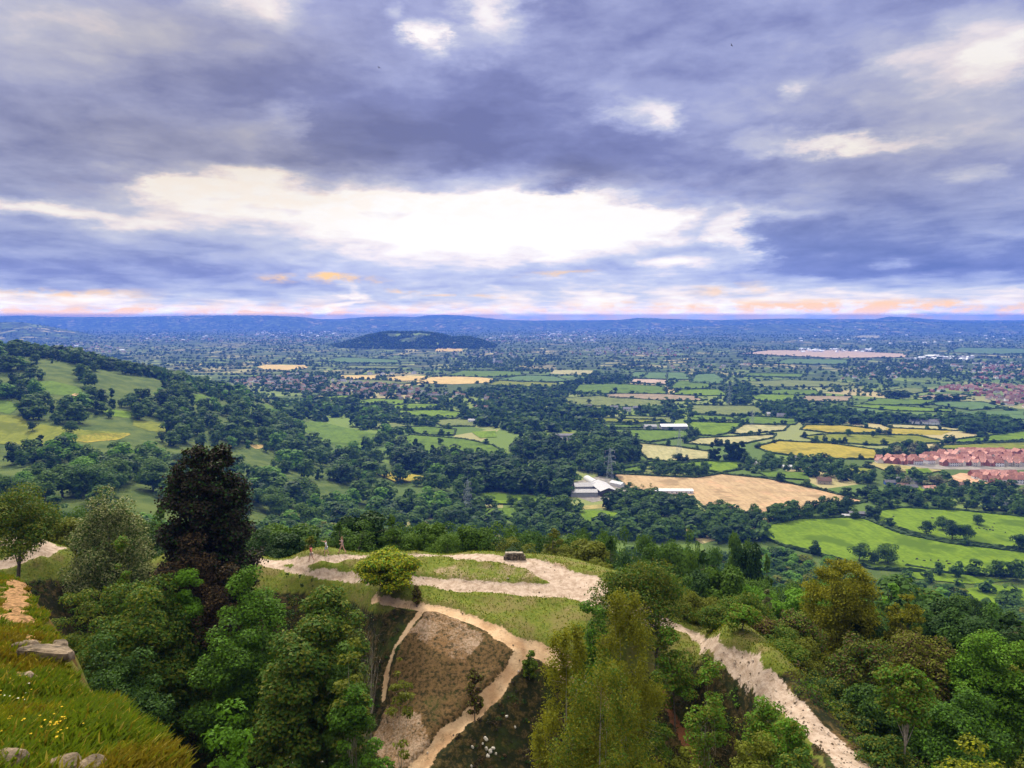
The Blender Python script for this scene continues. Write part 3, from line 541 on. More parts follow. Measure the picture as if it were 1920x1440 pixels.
FIELDS = [  # (colour, hedge?, pixel polygon)
 ('yard',0,[(1640,873),(1650,864),(1730,856),(1800,847),(1990,845),(1990,878),(1900,882),(1760,880)]), ('yard',0,[(1830,905),(1835,893),(1990,890),(1990,908),(1900,910)]),
 ('dry',0,[(1060,950),(1140,945),(1145,952),(1080,957)]), ('yard',0,[(1060,925),(1075,905),(1125,893),(1165,905),(1180,930),(1110,942)]),
 ('tan',1,[(1148,889),(1305,896),(1352,889),(1440,898),(1520,915),(1625,941),(1560,952),(1460,968),(1330,960),(1300,935),(1180,918)]),
 ('pale',1,[(1195,831),(1270,838),(1330,847),(1330,862),(1250,866),(1215,862),(1200,850)]),
 ('pale',1,[(1284,832),(1310,822),(1455,815),(1450,822),(1400,832),(1330,836)]),
 ('pale',1,[(1365,812),(1395,796),(1480,798),(1470,808),(1390,815)]),
 ('yel',1,[(1415,838),(1460,827),(1560,832),(1652,845),(1640,862),(1520,860),(1440,849)]),
 ('yel',1,[(1500,806),(1510,797),(1580,798),(1650,806),(1660,812),(1560,813)]),
 ('yel',0,[(1660,803),(1790,807),(1765,816),(1700,815),(1660,813)]),
 ('ygr',1,[(1500,819),(1560,814),(1720,817),(1780,830),(1700,834),(1640,836),(1540,829)]),
 ('pale',1,[(1650,795),(1750,799),(1815,806),(1790,808),(1670,803)]),
 ('bri',1,[(1770,827),(1840,819),(1920,808),(1990,802),(1990,822),(1800,831)]),
 ('ygr',1,[(1755,836),(1860,831),(1990,829),(1990,842),(1830,846),(1770,844)]),
 ('bri',1,[(1290,791),(1395,794),(1370,812),(1340,818),(1295,816)]),
 ('grn',1,[(1380,789),(1400,780),(1500,786),(1490,797),(1396,795)]),
 ('grn',1,[(1290,777),(1372,782),(1380,789),(1290,789)]),
 ('dul',1,[(1292,760),(1420,761),(1436,776),(1375,780),(1292,775)]),
 ('dul',1,[(1170,780),(1260,783),(1262,794),(1160,794)]),
 ('ygr',1,[(1050,783),(1150,785),(1240,788),(1200,794),(1100,791)]),
 ('grn',1,[(1130,796),(1205,798),(1205,803),(1140,803)]),
 ('grn',1,[(1150,806),(1292,808),(1290,820),(1215,830),(1160,815)]),
 ('grn',1,[(1163,873),(1222,866),(1238,869),(1160,879)]),
 ('grn',1,[(1160,881),(1212,872),(1205,886),(1160,887)]),
 ('bri',1,[(1240,872),(1330,865),(1395,868),(1390,880),(1350,888),(1300,878)]),
 ('bri',1,[(1428,1004),(1445,984),(1500,974),(1590,971),(1622,974),(1690,1002),(1780,1020),(1920,1037),(2000,1045),(2000,1085),(1850,1080),(1760,1075),(1640,1068),(1560,1048),(1480,1028),(1440,1012)]),
 ('bri',1,[(1628,972),(1650,958),(1690,953),(1800,958),(1920,970),(2010,978),(2010,1040),(1920,1032),(1780,1016),(1695,997)]),
 ('bri',0,[(1690,1070),(1800,1078),(1900,1090),(1820,1096),(1700,1084)]),
 ('bri',0,[(1790,1110),(1860,1097),(1960,1110),(1960,1160),(1880,1150)]),
 ('dul',1,[(690,795),(740,793),(770,800),(740,806),(700,803)]),
 ('grn',0,[(560,792),(600,790),(640,800),(715,815),(714,830),(680,840),(640,838),(600,826),(568,808)]),
 ('grn',1,[(746,822),(770,816),(822,820),(870,824),(925,836),(943,848),(920,858),(830,862),(770,846)]),
 ('grn',1,[(752,802),(800,800),(855,806),(850,817),(790,816)]),
 ('bri',0,[(884,810),(930,808),(932,820),(900,822)]),
 ('dul',1,[(810,789),(850,786),(893,789),(890,800),(830,800)]),
 ('bri',1,[(737,771),(830,769),(889,776),(850,785),(780,785)]),
 ('bri',1,[(723,763),(760,757),(828,758),(820,767),(740,768)]),
 ('bri',1,[(660,753),(700,748),(768,750),(765,760),(680,760)]),
 ('bri',1,[(610,744),(650,742),(668,747),(640,752),(612,748)]),
 ('gold',0,[(775,716),(812,707),(880,706),(930,711),(915,718),(850,721),(800,719)]),
 ('gold',0,[(723,711),(740,706),(808,705),(790,713),(755,714)]),
 ('gold',0,[(634,709),(640,704),(706,704),(704,711),(660,711)]),
 ('dul',1,[(580,714),(640,712),(720,714),(790,719),(720,722),(620,720)]),
 ('gold',0,[(816,659),(818,651),(867,654),(866,659)]),
 ('pale',0,[(1032,701),(1040,694),(1112,695),(1115,702),(1070,703)]),
 ('gold',0,[(482,688),(500,684),(578,685),(576,690),(540,694),(495,693)]),
 ('ygr',1,[(910,722),(940,713),(1047,719),(1045,727),(960,725)]),
 ('grn',1,[(1075,735),(1085,722),(1150,720),(1245,725),(1250,739),(1150,739)]),
 ('blu',1,[(1175,709),(1190,698),(1250,699),(1250,712)]),
 ('pnk',1,[(1180,718),(1185,711),(1250,712),(1252,722)]),
 ('dul',1,[(1050,747),(1120,743),(1245,752),(1250,764),(1080,762)]),
 ('brn',1,[(1133,741),(1160,738),(1300,741),(1320,752),(1250,752),(1140,746)]),
 ('blu',1,[(600,678),(640,670),(745,675),(750,681),(650,681)]),
 ('grn',1,[(830,705),(870,695),(977,697),(985,705),(900,708)]),
 ('blu',1,[(925,713),(980,704),(1040,706),(1070,716),(980,717)]),
 ('dul',1,[(635,690),(660,686),(760,688),(740,692),(660,692)]),
 ('grn',1,[(1256,727),(1275,715),(1330,717),(1330,729),(1270,730)]),
 ('bri',1,[(1260,741),(1275,731),(1350,731),(1362,742),(1300,743)]),
 ('blu',1,[(1294,718),(1305,702),(1340,701),(1362,714),(1350,721)]),
 ('blu',1,[(1200,710),(1215,698),(1288,699),(1294,712),(1250,713)]),
 ('bri',1,[(1402,745),(1425,740),(1490,741),(1492,753),(1430,753)]),
 ('brn',1,[(1500,753),(1510,743),(1597,744),(1590,753)]),
 ('grn',1,[(1614,757),(1645,748),(1757,751),(1740,760),(1650,760)]),
 ('blu',1,[(1740,758),(1765,754),(1840,754),(1886,765),(1820,770)]),
 ('bri',1,[(1590,762),(1620,759),(1785,769),(1790,773),(1680,771)]),
 ('blu',0,[(1590,766),(1640,768),(1640,776),(1600,776)]),
 ('blu',0,[(1800,773),(1920,771),(1920,787),(1860,785)]),
 ('dul',1,[(1380,717),(1480,713),(1560,716),(1620,722),(1540,726),(1400,726)]),
 ('grn',1,[(1425,738),(1460,731),(1530,732),(1540,741),(1450,740)]),
 ('grn',1,[(1380,706),(1410,700),(1515,702),(1500,708)]),
 ('blu',1,[(1440,683),(1480,673),(1594,675),(1590,684)]),
 ('pnk',1,[(1385,664),(1440,657),(1560,657),(1702,664),(1700,671),(1560,672)]),
 ('pale',0,[(1597,633),(1615,629),(1648,629),(1650,634)]),('gold',0,[(1285,609),(1300,608),(1336,609),(1334,611)]),
 ('blu',1,[(1774,660),(1800,652),(1912,654),(1960,662),(1860,665)]),
 ('brn',1,[(1712,745),(1760,740),(1820,742),(1790,750)]),
 ('dul',1,[(1640,735),(1700,728),(1760,732),(1700,740)]),
 ('soil',0,[(1772,898),(1800,889),(1840,892),(1905,904),(1900,912),(1850,910),(1800,906)]),
 ('dry',0,[(1628,872),(1640,868),(1720,878),(1770,884),(1740,888),(1660,884)]),
 ('bri',0,[(1697,882),(1740,880),(1750,888),(1700,890)]),
 ('ygr',1,[(1585,878),(1640,880),(1636,894),(1600,892)]),
 ('grn',0,[(1420,885),(1510,888),(1520,902),(1440,896)]),
 ('bri',0,[(1680,913),(1760,918),(1764,930),(1700,926)]),
 # on the slope
 ('ygr',0,[(1040,818),(1060,812),(1100,813),(1130,826),(1110,836),(1040,832),(990,824)]),
 ('yel',0,[(697,885),(720,883),(805,897),(790,905),(740,905)]),
 ('bri',0,[(895,928),(930,926),(1047,937),(1045,946),(960,947),(900,945)]),
 ('grn',0,[(895,957),(960,955),(985,962),(970,975),(900,970)]),
 ('bri',0,[(1047,968),(1100,960),(1177,962),(1175,978),(1140,983),(1050,978)]),
 ('grn',0,[(1225,972),(1280,974),(1282,982),(1240,984)]),
 ('grn',0,[(45,690),(80,684),(130,685),(165,693),(150,703),(90,702)]),
 ('grn',0,[(173,722),(180,705),(230,702),(300,712),(319,724),(290,730),(230,726)]),
 ('dry',0,[(0,700),(60,701),(72,708),(50,713),(0,713)]),
 ('grn',0,[(55,715),(100,714),(150,726),(157,738),(120,742),(75,738)]),
 ('soil',0,[(127,741),(140,737),(158,739),(156,744)]),
 ('bri',0,[(185,769),(200,766),(246,772),(248,785),(210,780)]),
 ('ygr',0,[(-30,776),(45,779),(50,791),(115,800),(160,806),(245,811),(230,822),(150,828),(60,834),(-30,832)]),
 ('yel',0,[(120,822),(180,812),(250,812),(225,824),(160,830)]),
 ('ygr',0,[(250,788),(290,790),(327,800),(322,812),(280,808),(248,798)]),
 ('grn',0,[(-10,750),(20,752),(35,765),(20,777),(-10,772)]),
 ('grn',0,[(478,757),(500,757),(520,770),(505,778),(480,770)]),
 ('bri',0,[(0,897),(47,897),(40,912),(0,916)]),
 ('gold',0,[(463,834),(500,833),(510,839),(480,842)]),
 ('grn',0,[(465,976),(520,973),(610,980),(605,992),(480,995)]),
 ('bri',0,[(793,983),(827,983),(827,994),(800,996)]),
 ('grn',0,[(362,738),(400,742),(395,760),(360,755)])]
FPOLY = [np.array(p, float) for _, _, p in FIELDS]
def in_fields(px, py, grow=0.0):
    r = np.zeros(np.shape(px), bool)
    for p in FPOLY:
        q = p
        if grow: c = p.mean(0); q = c + (p - c) * grow
        r |= inpoly(px, py, q)
    return r
HEDGE = []
def smooth_poly(G3, n=4):
    out = []
    m = len(G3)
    for i in range(m):
        a, b = G3[i], G3[(i + 1) % m]; L = np.linalg.norm(b - a)
        for k in range(n):
            t = k / n; p = a + (b - a) * t; nrm = np.array((-(b - a)[1], (b - a)[0])) / (L + 1e-6)
            p = p + nrm * (vnoise(p[0] / 40, p[1] / 40, 3) - .5) * min(L * .05, 14) * (0 if k == 0 else 1); out.append(p)
    return np.array(out)
for i, (k, hd, poly) in enumerate(FIELDS):
    py = np.array(poly)[:, 1].mean()
    flat = np.array([P(px, y_) for px, y_ in poly])[:, :2]
    hz_ = HCACHE(flat[:, 0], flat[:, 1])
    fname = 'crop_field' if k in ('tan', 'gold', 'soil', 'pale', 'pnk', 'brn') else 'pasture'
    if hz_.max() < .5:
        B = smooth_poly(flat); zz = .10 + .02 * i
        v = np.column_stack([B, np.full(len(B), zz)])
        me = bpy.data.meshes.new(fname); me.from_pydata([tuple(q) for q in v], [], [tuple(range(len(v)))])
        if me.polygons[0].normal.z < 0: me.flip_normals()
        me.materials.append(FM[k]); o = bpy.data.objects.new(fname, me); C.objects.link(o)
        if hd: HEDGE.append(B)
    else:
        G3 = hit([p[0] for p in poly], [p[1] for p in poly]); x0, y0 = G3[:, 0].min(), G3[:, 1].min(); x1, y1 = G3[:, 0].max(), G3[:, 1].max()
        st = max(3.0, (y1 - y0 + x1 - x0) / 130); xs = np.arange(x0 - st, x1 + st, st * .6); ys = np.arange(y0 - st, y1 + st, st); X, Y = np.meshgrid(xs, ys)
        Z = HCACHE(X, np.maximum(Y, 15)) + .3; n0, n1 = X.shape; id_ = np.arange(n0 * n1).reshape(n0, n1)
        q = np.stack([id_[:-1, :-1], id_[:-1, 1:], id_[1:, 1:], id_[1:, :-1]], -1).reshape(-1, 4)
        a, b = proj(X.ravel(), Y.ravel(), Z.ravel()); ins = inpoly(a, b, poly)[q].mean(1) > .5; q = q[ins]
        if not len(q): continue
        u, inv = np.unique(q, return_inverse=True); o = mesh(fname, np.stack([X.ravel(), Y.ravel(), Z.ravel()], 1)[u], [inv.reshape(q.shape)], [FM[k]], smooth=True)
    tag(o, kind='structure')

# ------------------------------------------------------------ foliage builders
def rnd_dirs(rng, n):
    v = rng.normal(size=(n, 3)); return v / np.linalg.norm(v, axis=1)[:, None]
def leaf_quads(rng, pos, nrm, size, aspect=.62, jitter=.35, shape='diamond'):
    """one diamond-shaped leaf (or leaf spray) per position, facing roughly along nrm"""
    n = len(pos); nrm = nrm + rng.normal(size=(n, 3)) * jitter; nrm /= np.linalg.norm(nrm, axis=1)[:, None]
    a = np.cross(nrm, rnd_dirs(rng, n)); a /= np.linalg.norm(a, axis=1)[:, None] + 1e-9; b = np.cross(nrm, a)
    s = (size * rng.uniform(.65, 1.35, n))[:, None]
    if shape == 'diamond': V = np.stack([pos - a * s * .5, pos + b * s * .5 * aspect + a * s * .08, pos + a * s * .5, pos - b * s * .5 * aspect + a * s * .08], 1)
    else: V = np.stack([pos - a * s * .5 - b * s * .4, pos + a * s * .5 - b * s * .45, pos + a * s * .42 + b * s * .5, pos - a * s * .5 + b * s * .38], 1)
    return V.reshape(-1, 3)
def crown_verts(rng, clumps, nleaf, size, aspect=.62, up=.35, jitter=.4, shell=.28, droop=0.0, shape='diamond', fuzz=.1):
    """clumps: (centre xyz, radius xyz); leaves sit on the lumpy shell of every clump, most of them on its upper side"""
    cl = np.array(clumps, float); area = (cl[:, 3] * cl[:, 4] + cl[:, 3] * cl[:, 5]) ; pr = area / area.sum()
    k = rng.choice(len(cl), nleaf, p=pr); d = rnd_dirs(rng, nleaf); d[:, 2] = np.where((d[:, 2] < 0) & (rng.random(nleaf) < up * 1.3), -d[:, 2], d[:, 2])
    r = 1 - shell * rng.random(nleaf) ** 1.5 + .14 * (vnoise(d[:, 0] * 3 + k * 7.3, d[:, 1] * 3 + d[:, 2] * 3 + k * 3.1, 4) - .5) * 2
    pos = cl[k, :3] + d * cl[k, 3:] * r[:, None]
    pos = pos + rng.normal(size=pos.shape) * cl[k, 3:] * fuzz
    if droop: pos[:, 2] -= droop * rng.random(nleaf) ** 2 * cl[k, 5]
    nrm = d * .8 + np.array((0, 0, .55)); return leaf_quads(rng, pos, nrm, size, aspect, jitter, shape)
def qidx(V): return np.arange(len(V)).reshape(-1, 4)
def envelope_clumps(rng, n, rad, h0, h1, kind='dome', cr=.34, flat=.7, lean=(0, 0)):
    """clump centres through the crown's volume, pushed towards its outside"""
    out = []; i = 0
    while len(out) < n:
        i += 1
        d = rnd_dirs(rng, 1)[0]; r = rng.random() ** .35
        if kind == 'dome': x, y, t = d[0] * r, d[1] * r, abs(d[2]) * r if rng.random() < .75 else -abs(d[2]) * r * .5; zz = h0 + (h1 - h0) * (.34 + .66 * t); w = 1.0
        elif kind == 'hemi': x, y, t = d[0] * r, d[1] * r, abs(d[2]) * r; zz = h0 + (h1 - h0) * t; w = 1.0
        elif kind == 'ball': x, y, t = d[0] * r, d[1] * r, d[2] * r; zz = h0 + (h1 - h0) * (.5 + .5 * t); w = 1.0
        elif kind == 'cone': t = rng.random() ** 1.3; a = rng.random() * 6.283; w = (1 - t) ** .8 * (.9 + .1 * math.sin(t * 30)) + .06; q = rng.random() ** .4; x, y, zz = math.cos(a) * w * q, math.sin(a) * w * q, h0 + (h1 - h0) * t; w = max(.35, w)
        elif kind == 'col': t = rng.random(); a = rng.random() * 6.283; w = math.sin(min(1, t * 1.15 + .15) * 2.9) ** .5 * .8 + .12; q = rng.random() ** .4; x, y, zz = math.cos(a) * w * q, math.sin(a) * w * q, h0 + (h1 - h0) * t; w = .8
        elif kind in ('pear', 'birch'):
            t = rng.random() ** .85; a = rng.random() * 6.283; w = np.interp(t, [0, .15, .45, .75, .92, 1], [.85, 1, 1, .82, .55, .3] if kind == 'birch' else [.9, 1, .95, .84, .6, .36]); q = rng.random() ** .42; x, y, zz = math.cos(a) * w * q, math.sin(a) * w * q, h0 + (h1 - h0) * t; w = max(w, .55)
        elif kind == 'flat': a = rng.random() * 6.283; q = rng.random() ** .5; x, y = math.cos(a) * q, math.sin(a) * q; zz = h0 + (h1 - h0) * (.35 + .55 * (1 - q * q * .8) + .1 * rng.normal()); w = 1.0
        s = cr * rad * rng.uniform(.65, 1.25) * w
        out.append((x * rad * .82 + lean[0] * (zz - h0), y * rad * .82 + lean[1] * (zz - h0), zz, s, s, s * flat))
    return out
def limbs(mb, rng, base_r, h, clumps, nb, mi=0, curve=.3, sides=7, start=.25):
    """trunk with tapering limbs that reach to some of the clumps"""
    cl = sorted(clumps, key=lambda c: c[2]); top = np.array(cl[-1][:3]); ph = rng.random() * 6
    pts = [np.array((0, 0, -.6))] + [np.array((top[0] * t ** 1.5 + math.sin(ph + t * 5) * curve * base_r * 2, top[1] * t ** 1.5 + math.cos(ph + t * 4) * curve * base_r * 2, top[2] * t * .92)) for t in (.0, .15, .3, .5, .7, .85, 1)]
    mb.tube(pts, [base_r * q for q in (1.5, 1.15, .95, .8, .6, .42, .25, .1)], sides, mi)
    for c in [cl[i] for i in rng.choice(len(cl), min(nb, len(cl)), replace=False)]:
        c = np.array(c[:3]); t = np.clip(start + .45 * rng.random() * (c[2] / max(top[2], .1)), .1, .85); i = t * 6 + 1; k = int(i); p0 = pts[k] + (pts[min(k + 1, 7)] - pts[k]) * (i - k)
        mid = (p0 + c) / 2 + np.array((0, 0, .12 * np.linalg.norm(c - p0))) + rng.normal(size=3) * .06 * np.linalg.norm(c - p0)
        r0 = base_r * (1 - t) * .5; mb.tube([p0, (p0 * .6 + mid * .4), mid, c], [r0, r0 * .8, r0 * .5, r0 * .15], 5, mi)
        for _ in range(2):
            e = mid + (c - mid) * rng.uniform(.2, .8); f_ = e + rnd_dirs(rng, 1)[0] * np.linalg.norm(c - p0) * .3; mb.tube([e, f_], [r0 * .3, r0 * .06], 4, mi)

bark = mat('bark', (.10, .08, .06), .9, speckle((.06, .05, .04), (.16, .13, .10), 4, 6, bump=.03))
bark_pale = mat('bark_pale', (.35, .3, .24), .85, speckle((.22, .19, .15), (.42, .37, .30), 5, 6))
bark_white = mat('bark_white', (.35, .32, .27), .8, speckle((.08, .065, .05), (.38, .34, .3), 3, 6, .3, .45))
LM = {
 'oak': leafmat('leaf_oak', (.062, .120, .018), (.024, .060, .014)),
 'sycamore': leafmat('leaf_sycamore', (.060, .115, .022), (.030, .070, .018)),
 'bright': leafmat('leaf_bright', (.085, .190, .022), (.045, .115, .018)),
 'bluegreen': leafmat('leaf_bluegreen', (.048, .105, .028), (.025, .062, .020)),
 'dark': leafmat('leaf_dark', (.022, .055, .014), (.010, .028, .012), trans=.12),
 'copper': leafmat('leaf_copper', (.026, .023, .024), (.011, .010, .012), trans=.1),
 'rust': leafmat('leaf_rust', (.070, .047, .034), (.03, .022, .018), trans=.12),
 'yellow': leafmat('leaf_yellow', (.27, .28, .018), (.13, .17, .018), trans=.3),
 'gold': leafmat('leaf_gold', (.205, .20, .018), (.11, .125, .016), trans=.3),
 'olive': leafmat('leaf_olive', (.115, .140, .024), (.065, .080, .018), trans=.3),
 'birch': leafmat('leaf_birch', (.155, .165, .018), (.085, .095, .014), trans=.4),
 'silver': leafmat('leaf_silver', (.33, .33, .30), (.045, .08, .028), trans=.1),
 'pine': leafmat('leaf_pine', (.035, .060, .028), (.015, .030, .016), trans=.05),
 'grey': leafmat('leaf_grey', (.14, .15, .11), (.06, .075, .055), trans=.1)}
# ------------------------------------------------------------ middle-distance and far trees
rng = np.random.default_rng(7)
def bake(seed, kind, rad, h, nleaf, size, ncl, flat=.75, cr=.38, jitter=.35, core=True, h0=None):
    r = np.random.default_rng(seed); cl = envelope_clumps(r, ncl, rad, (h * .22 if h0 is None else h0), h, kind, cr, flat)
    V = crown_verts(r, cl, nleaf, size, .8, .45, jitter, .18, shape='quad'); return V, cl
# templates have unit height 1 and a crown radius near .45
TPL = {'round': [bake(s, 'dome', .46, 1.0, 2600, .046, 24, .78, .42) for s in (1, 2, 3, 4)],
       'tall': [bake(s, 'col', .17, 1.0, 1100, .055, 26, 1.3, .5, h0=.06) for s in (5, 6)],
       'cone': [bake(s, 'cone', .30, 1.0, 1300, .05, 34, .7, .3, h0=.08) for s in (7, 8)],
       'bush': [bake(s, 'dome', .62, 1.0, 700, .10, 16, .8, .4, h0=0.0) for s in (9, 10)]}
LOW = {k: [bake(s + 50, kd, rd, 1.0, n, sz, nc, fl, .42, .25, h0=h0) for s in range(3)] for k, kd, rd, n, sz, nc, fl, h0 in (('round', 'dome', .50, 620, .10, 14, .78, .12), ('tall', 'col', .17, 200, .13, 10, 1.3, .05), ('cone', 'cone', .30, 230, .12, 12, .8, .06), ('bush', 'dome', .62, 170, .2, 9, .8, 0.0))}
TINY = {k: [bake(s + 90, kd, rd, 1.0, n, sz, nc, fl, .42, .25, h0=h0) for s in range(3)] for k, kd, rd, n, sz, nc, fl, h0 in (('round', 'dome', .46, 46, .36, 6, .8, .1), ('tall', 'col', .17, 36, .3, 5, 1.3, .0), ('cone', 'cone', .30, 36, .3, 5, .8, .0), ('bush', 'dome', .62, 34, .42, 5, .8, 0.0))}
def stuffmesh(name, rows, lib, label=None):
    """rows: (x, y, z, height, shape, leaf colour): trees too small and too many to stand as objects of their own"""
    by = {}
    for r_ in rows: by.setdefault(r_[5], []).append(r_)
    Vs, Fs, mi, mats, n = [], [], [], [], 0
    for j, (lk, rs) in enumerate(sorted(by.items())):
        mats.append(LM[lk])
        for (x, y, z, h, kd, _) in rs:
            T = lib[kd][int(rng.integers(len(lib[kd])))][0]; a = rng.random() * 6.283; ca, sa = math.cos(a), math.sin(a); wx = h * rng.uniform(.95, 1.4)
            V = np.empty_like(T); V[:, 0] = (T[:, 0] * ca - T[:, 1] * sa) * wx + x; V[:, 1] = (T[:, 0] * sa + T[:, 1] * ca) * wx + y; V[:, 2] = T[:, 2] * h + z
            Vs.append(V); Fs.append(qidx(V) + n); mi.append(j); n += len(V)
    o = mesh(name, np.concatenate(Vs), Fs, mats, mi); tag(o, label, kind='stuff'); return o
WOODS = [  # (label group, mix of leaf colours, shapes, height range, spacing, pixel polygon of the ground they stand on)
 ('trees between the farm and the spur', ('oak','bluegreen','dark','sycamore'), ('round','round','bush'), (11,16), 12, [(850,950),(1050,950),(1180,955),(1300,962),(1345,972),(1440,988),(1440,1018),(850,1012)]),
 ('plantation of tall dark trees below the slope', ('dark','bluegreen','dark'), ('cone','tall','round'), (18,25), 10, [(735,862),(760,848),(870,866),(1000,884),(1075,900),(1090,928),(1050,935),(900,925),(862,918),(800,893),(740,880)]),
 ('dark wood beside the pale wheat field', ('dark','bluegreen','oak'), ('round','tall'), (18,28), 12, [(950,858),(975,838),(1060,846),(1110,838),(1150,836),(1195,848),(1198,872),(1150,880),(1100,872),(1040,868)]),
 ('trees round the farmyard', ('oak','bluegreen','dark'), ('round',), (11,18), 12, [(1090,872),(1150,876),(1165,895),(1145,905),(1120,890),(1085,885)]),
 ('trees round the farmyard', ('oak','bluegreen','dark'), ('round',), (12,19), 12, [(1045,948),(1110,950),(1140,958),(1060,962)]),
 ('trees round the farmyard', ('oak','bluegreen','dark'), ('round',), (10,16), 10, [(1150,950),(1180,935),(1290,950),(1300,968),(1230,972),(1150,962)]),
 ('trees round the farmyard', ('oak','bluegreen','dark'), ('round',), (10,16), 10, [(1325,975),(1400,975),(1500,958),(1560,955),(1600,962),(1560,972),(1440,985),(1340,985)]),
 ('row of tall dark poplars', ('dark','dark'), ('tall',), (24,30), 8, [(1330,862),(1388,862),(1388,868),(1330,868)]),
 ('trees round the hamlet', ('oak','dark','bluegreen','bluegreen'), ('round','round','bush'), (8,16), 16, [(1395,868),(1500,862),(1560,870),(1600,876),(1640,890),(1640,912),(1560,905),(1480,895),(1400,885)]),
 ('trees round the hamlet', ('dark',), ('round',), (11,15), 9, [(1602,932),(1640,930),(1644,936),(1605,938)]),
 ('trees round the hamlet', ('oak','dark','bluegreen'), ('round','bush'), (10,15), 14, [(1640,940),(1660,915),(1700,925),(1760,932),(1850,950),(1960,965),(1960,975),(1850,968),(1740,955),(1650,955)]),
 ('trees round the hamlet', ('oak','dark','bluegreen','grey'), ('round','bush'), (7,14), 16, [(1640,895),(1700,890),(1770,893),(1800,910),(1900,915),(1990,900),(1990,965),(1900,950),(1780,930),(1680,910)]),
 ('hedge trees above the new estate', ('bluegreen','oak','grey','dark'), ('round',), (10,16), 12, [(1655,850),(1700,840),(1760,850),(1830,852),(1700,862),(1660,868)]),
 ('hedge trees above the new estate', ('bluegreen','oak','dark'), ('round',), (10,15), 12, [(1700,835),(1780,830),(1850,822),(1910,800),(1940,795),(1900,815),(1800,832)]),
 ('long wood in the middle of the vale', ('dark','bluegreen','oak'), ('round',), (12,19), 14, [(1425,766),(1470,764),(1560,770),(1650,785),(1760,792),(1880,795),(1850,803),(1770,803),(1640,795),(1560,798),(1500,792),(1440,780)]),
 ('long wood in the middle of the vale', ('dark','bluegreen'), ('round',), (12,19), 14, [(1750,800),(1780,786),(1860,790),(1915,800),(1900,815),(1800,812)]),
 ('dark clump in the vale', ('dark',), ('round',), (13,16), 10, [(1666,742),(1702,741),(1704,746),(1668,747)]),
 ('dark clump in the vale', ('dark',), ('round',), (13,18), 10, [(1758,750),(1795,749),(1800,755),(1760,756)]),
 ('trees between village and fields', ('oak','bluegreen','dark'), ('round',), (11,19), 16, [(820,772),(900,770),(990,775),(1060,790),(1140,800),(1150,816),(1120,830),(1060,812),(980,815),(930,805),(900,800),(860,790)]),
 ('trees between village and fields', ('oak','bluegreen','dark'), ('round',), (11,18), 17, [(930,748),(1040,748),(1060,765),(1140,775),(1160,785),(1060,785),(960,775),(900,765)]),
 ('trees between village and fields', ('oak','bluegreen','dark'), ('round',), (10,16), 16, [(850,740),(940,728),(1060,728),(1080,738),(1040,748),(930,750)]),
 ('trees in the vale', ('dark','bluegreen'), ('round',), (11,16), 16, [(1060,720),(1160,705),(1180,712),(1120,722),(1070,735)]),
 ('trees in the vale', ('dark','bluegreen','oak'), ('round',), (11,18), 16, [(1200,770),(1260,768),(1280,785),(1240,792),(1200,785)]),
 ('trees in the vale', ('dark','bluegreen','oak'), ('round',), (11,18), 17, [(1360,735),(1400,722),(1420,740),(1400,762),(1370,760)]),
 ('trees in the vale', ('dark','bluegreen','oak'), ('round',), (10,15), 16, [(1290,815),(1330,822),(1330,835),(1290,830)]),
 ('trees in the vale', ('bluegreen','oak'), ('round',), (10,15), 13, [(1210,885),(1250,876),(1310,884),(1350,890),(1320,896),(1230,896)]),
 ('trees in the vale', ('dark','oak'), ('round','bush'), (7,11), 10, [(1240,845),(1330,850),(1330,846),(1270,840)]),
 ('trees round the village', ('dark','bluegreen'), ('round',), (8,14), 34, [(425,712),(560,708),(700,722),(850,742),(930,760),(850,768),(700,748),(560,735),(440,728)]),
 ('trees round the village', ('oak','bluegreen','dark'), ('round',), (10,16), 17, [(620,748),(680,745),(740,762),(740,790),(680,790),(640,775)]),
 ('trees round the village', ('oak','bluegreen','dark'), ('round','bush'), (10,15), 17, [(700,790),(800,785),(840,800),(820,815),(750,815),(720,805)]),
]
def pool(x, y): return HCACHE(x, y)
TREES = []   # x, y, z, h, shape, leaf, group
def scatter(poly, sp, hr, shapes, leaves, grp, avoid=True, seed=0, frac=1.0, ymax=None):
    r = np.random.default_rng(seed)
    G3 = hit([p[0] for p in poly], [p[1] for p in poly]); x0, x1, y0, y1 = G3[:, 0].min() - 30, G3[:, 0].max() + 30, G3[:, 1].min() - 30, G3[:, 1].max() + 60
    xs, ys = np.meshgrid(np.arange(x0, x1, sp), np.arange(y0, y1, sp)); x = (xs + r.uniform(-.45, .45, xs.shape) * sp).ravel(); y = (ys + r.uniform(-.45, .45, xs.shape) * sp).ravel()
    z = HCACHE(x, y); a, b = proj(x, y, z); ok = inpoly(a, b, poly) & (r.random(len(x)) < frac)
    if frac < .9: ok &= fbm(x / 80, y / 80, 3, 88) > .43
    if avoid:
        ok &= ~in_fields(a, b + 1); a2, b2 = proj(x, y, z + hr[1] * (.5 if seed >= 70 else .2)); ok &= ~in_fields(a2, b2, .9)
    for i in np.where(ok)[0]:
        h = r.uniform(*hr) * (1 if r.random() > .2 else .6)
        TREES.append((x[i], y[i], z[i] - .5, h, shapes[r.integers(len(shapes))], leaves[r.integers(len(leaves))], grp))
for i, (grp, lv, sh, hr, sp, poly) in enumerate(WOODS): scatter(poly, sp, hr, sh, lv, grp, seed=i)
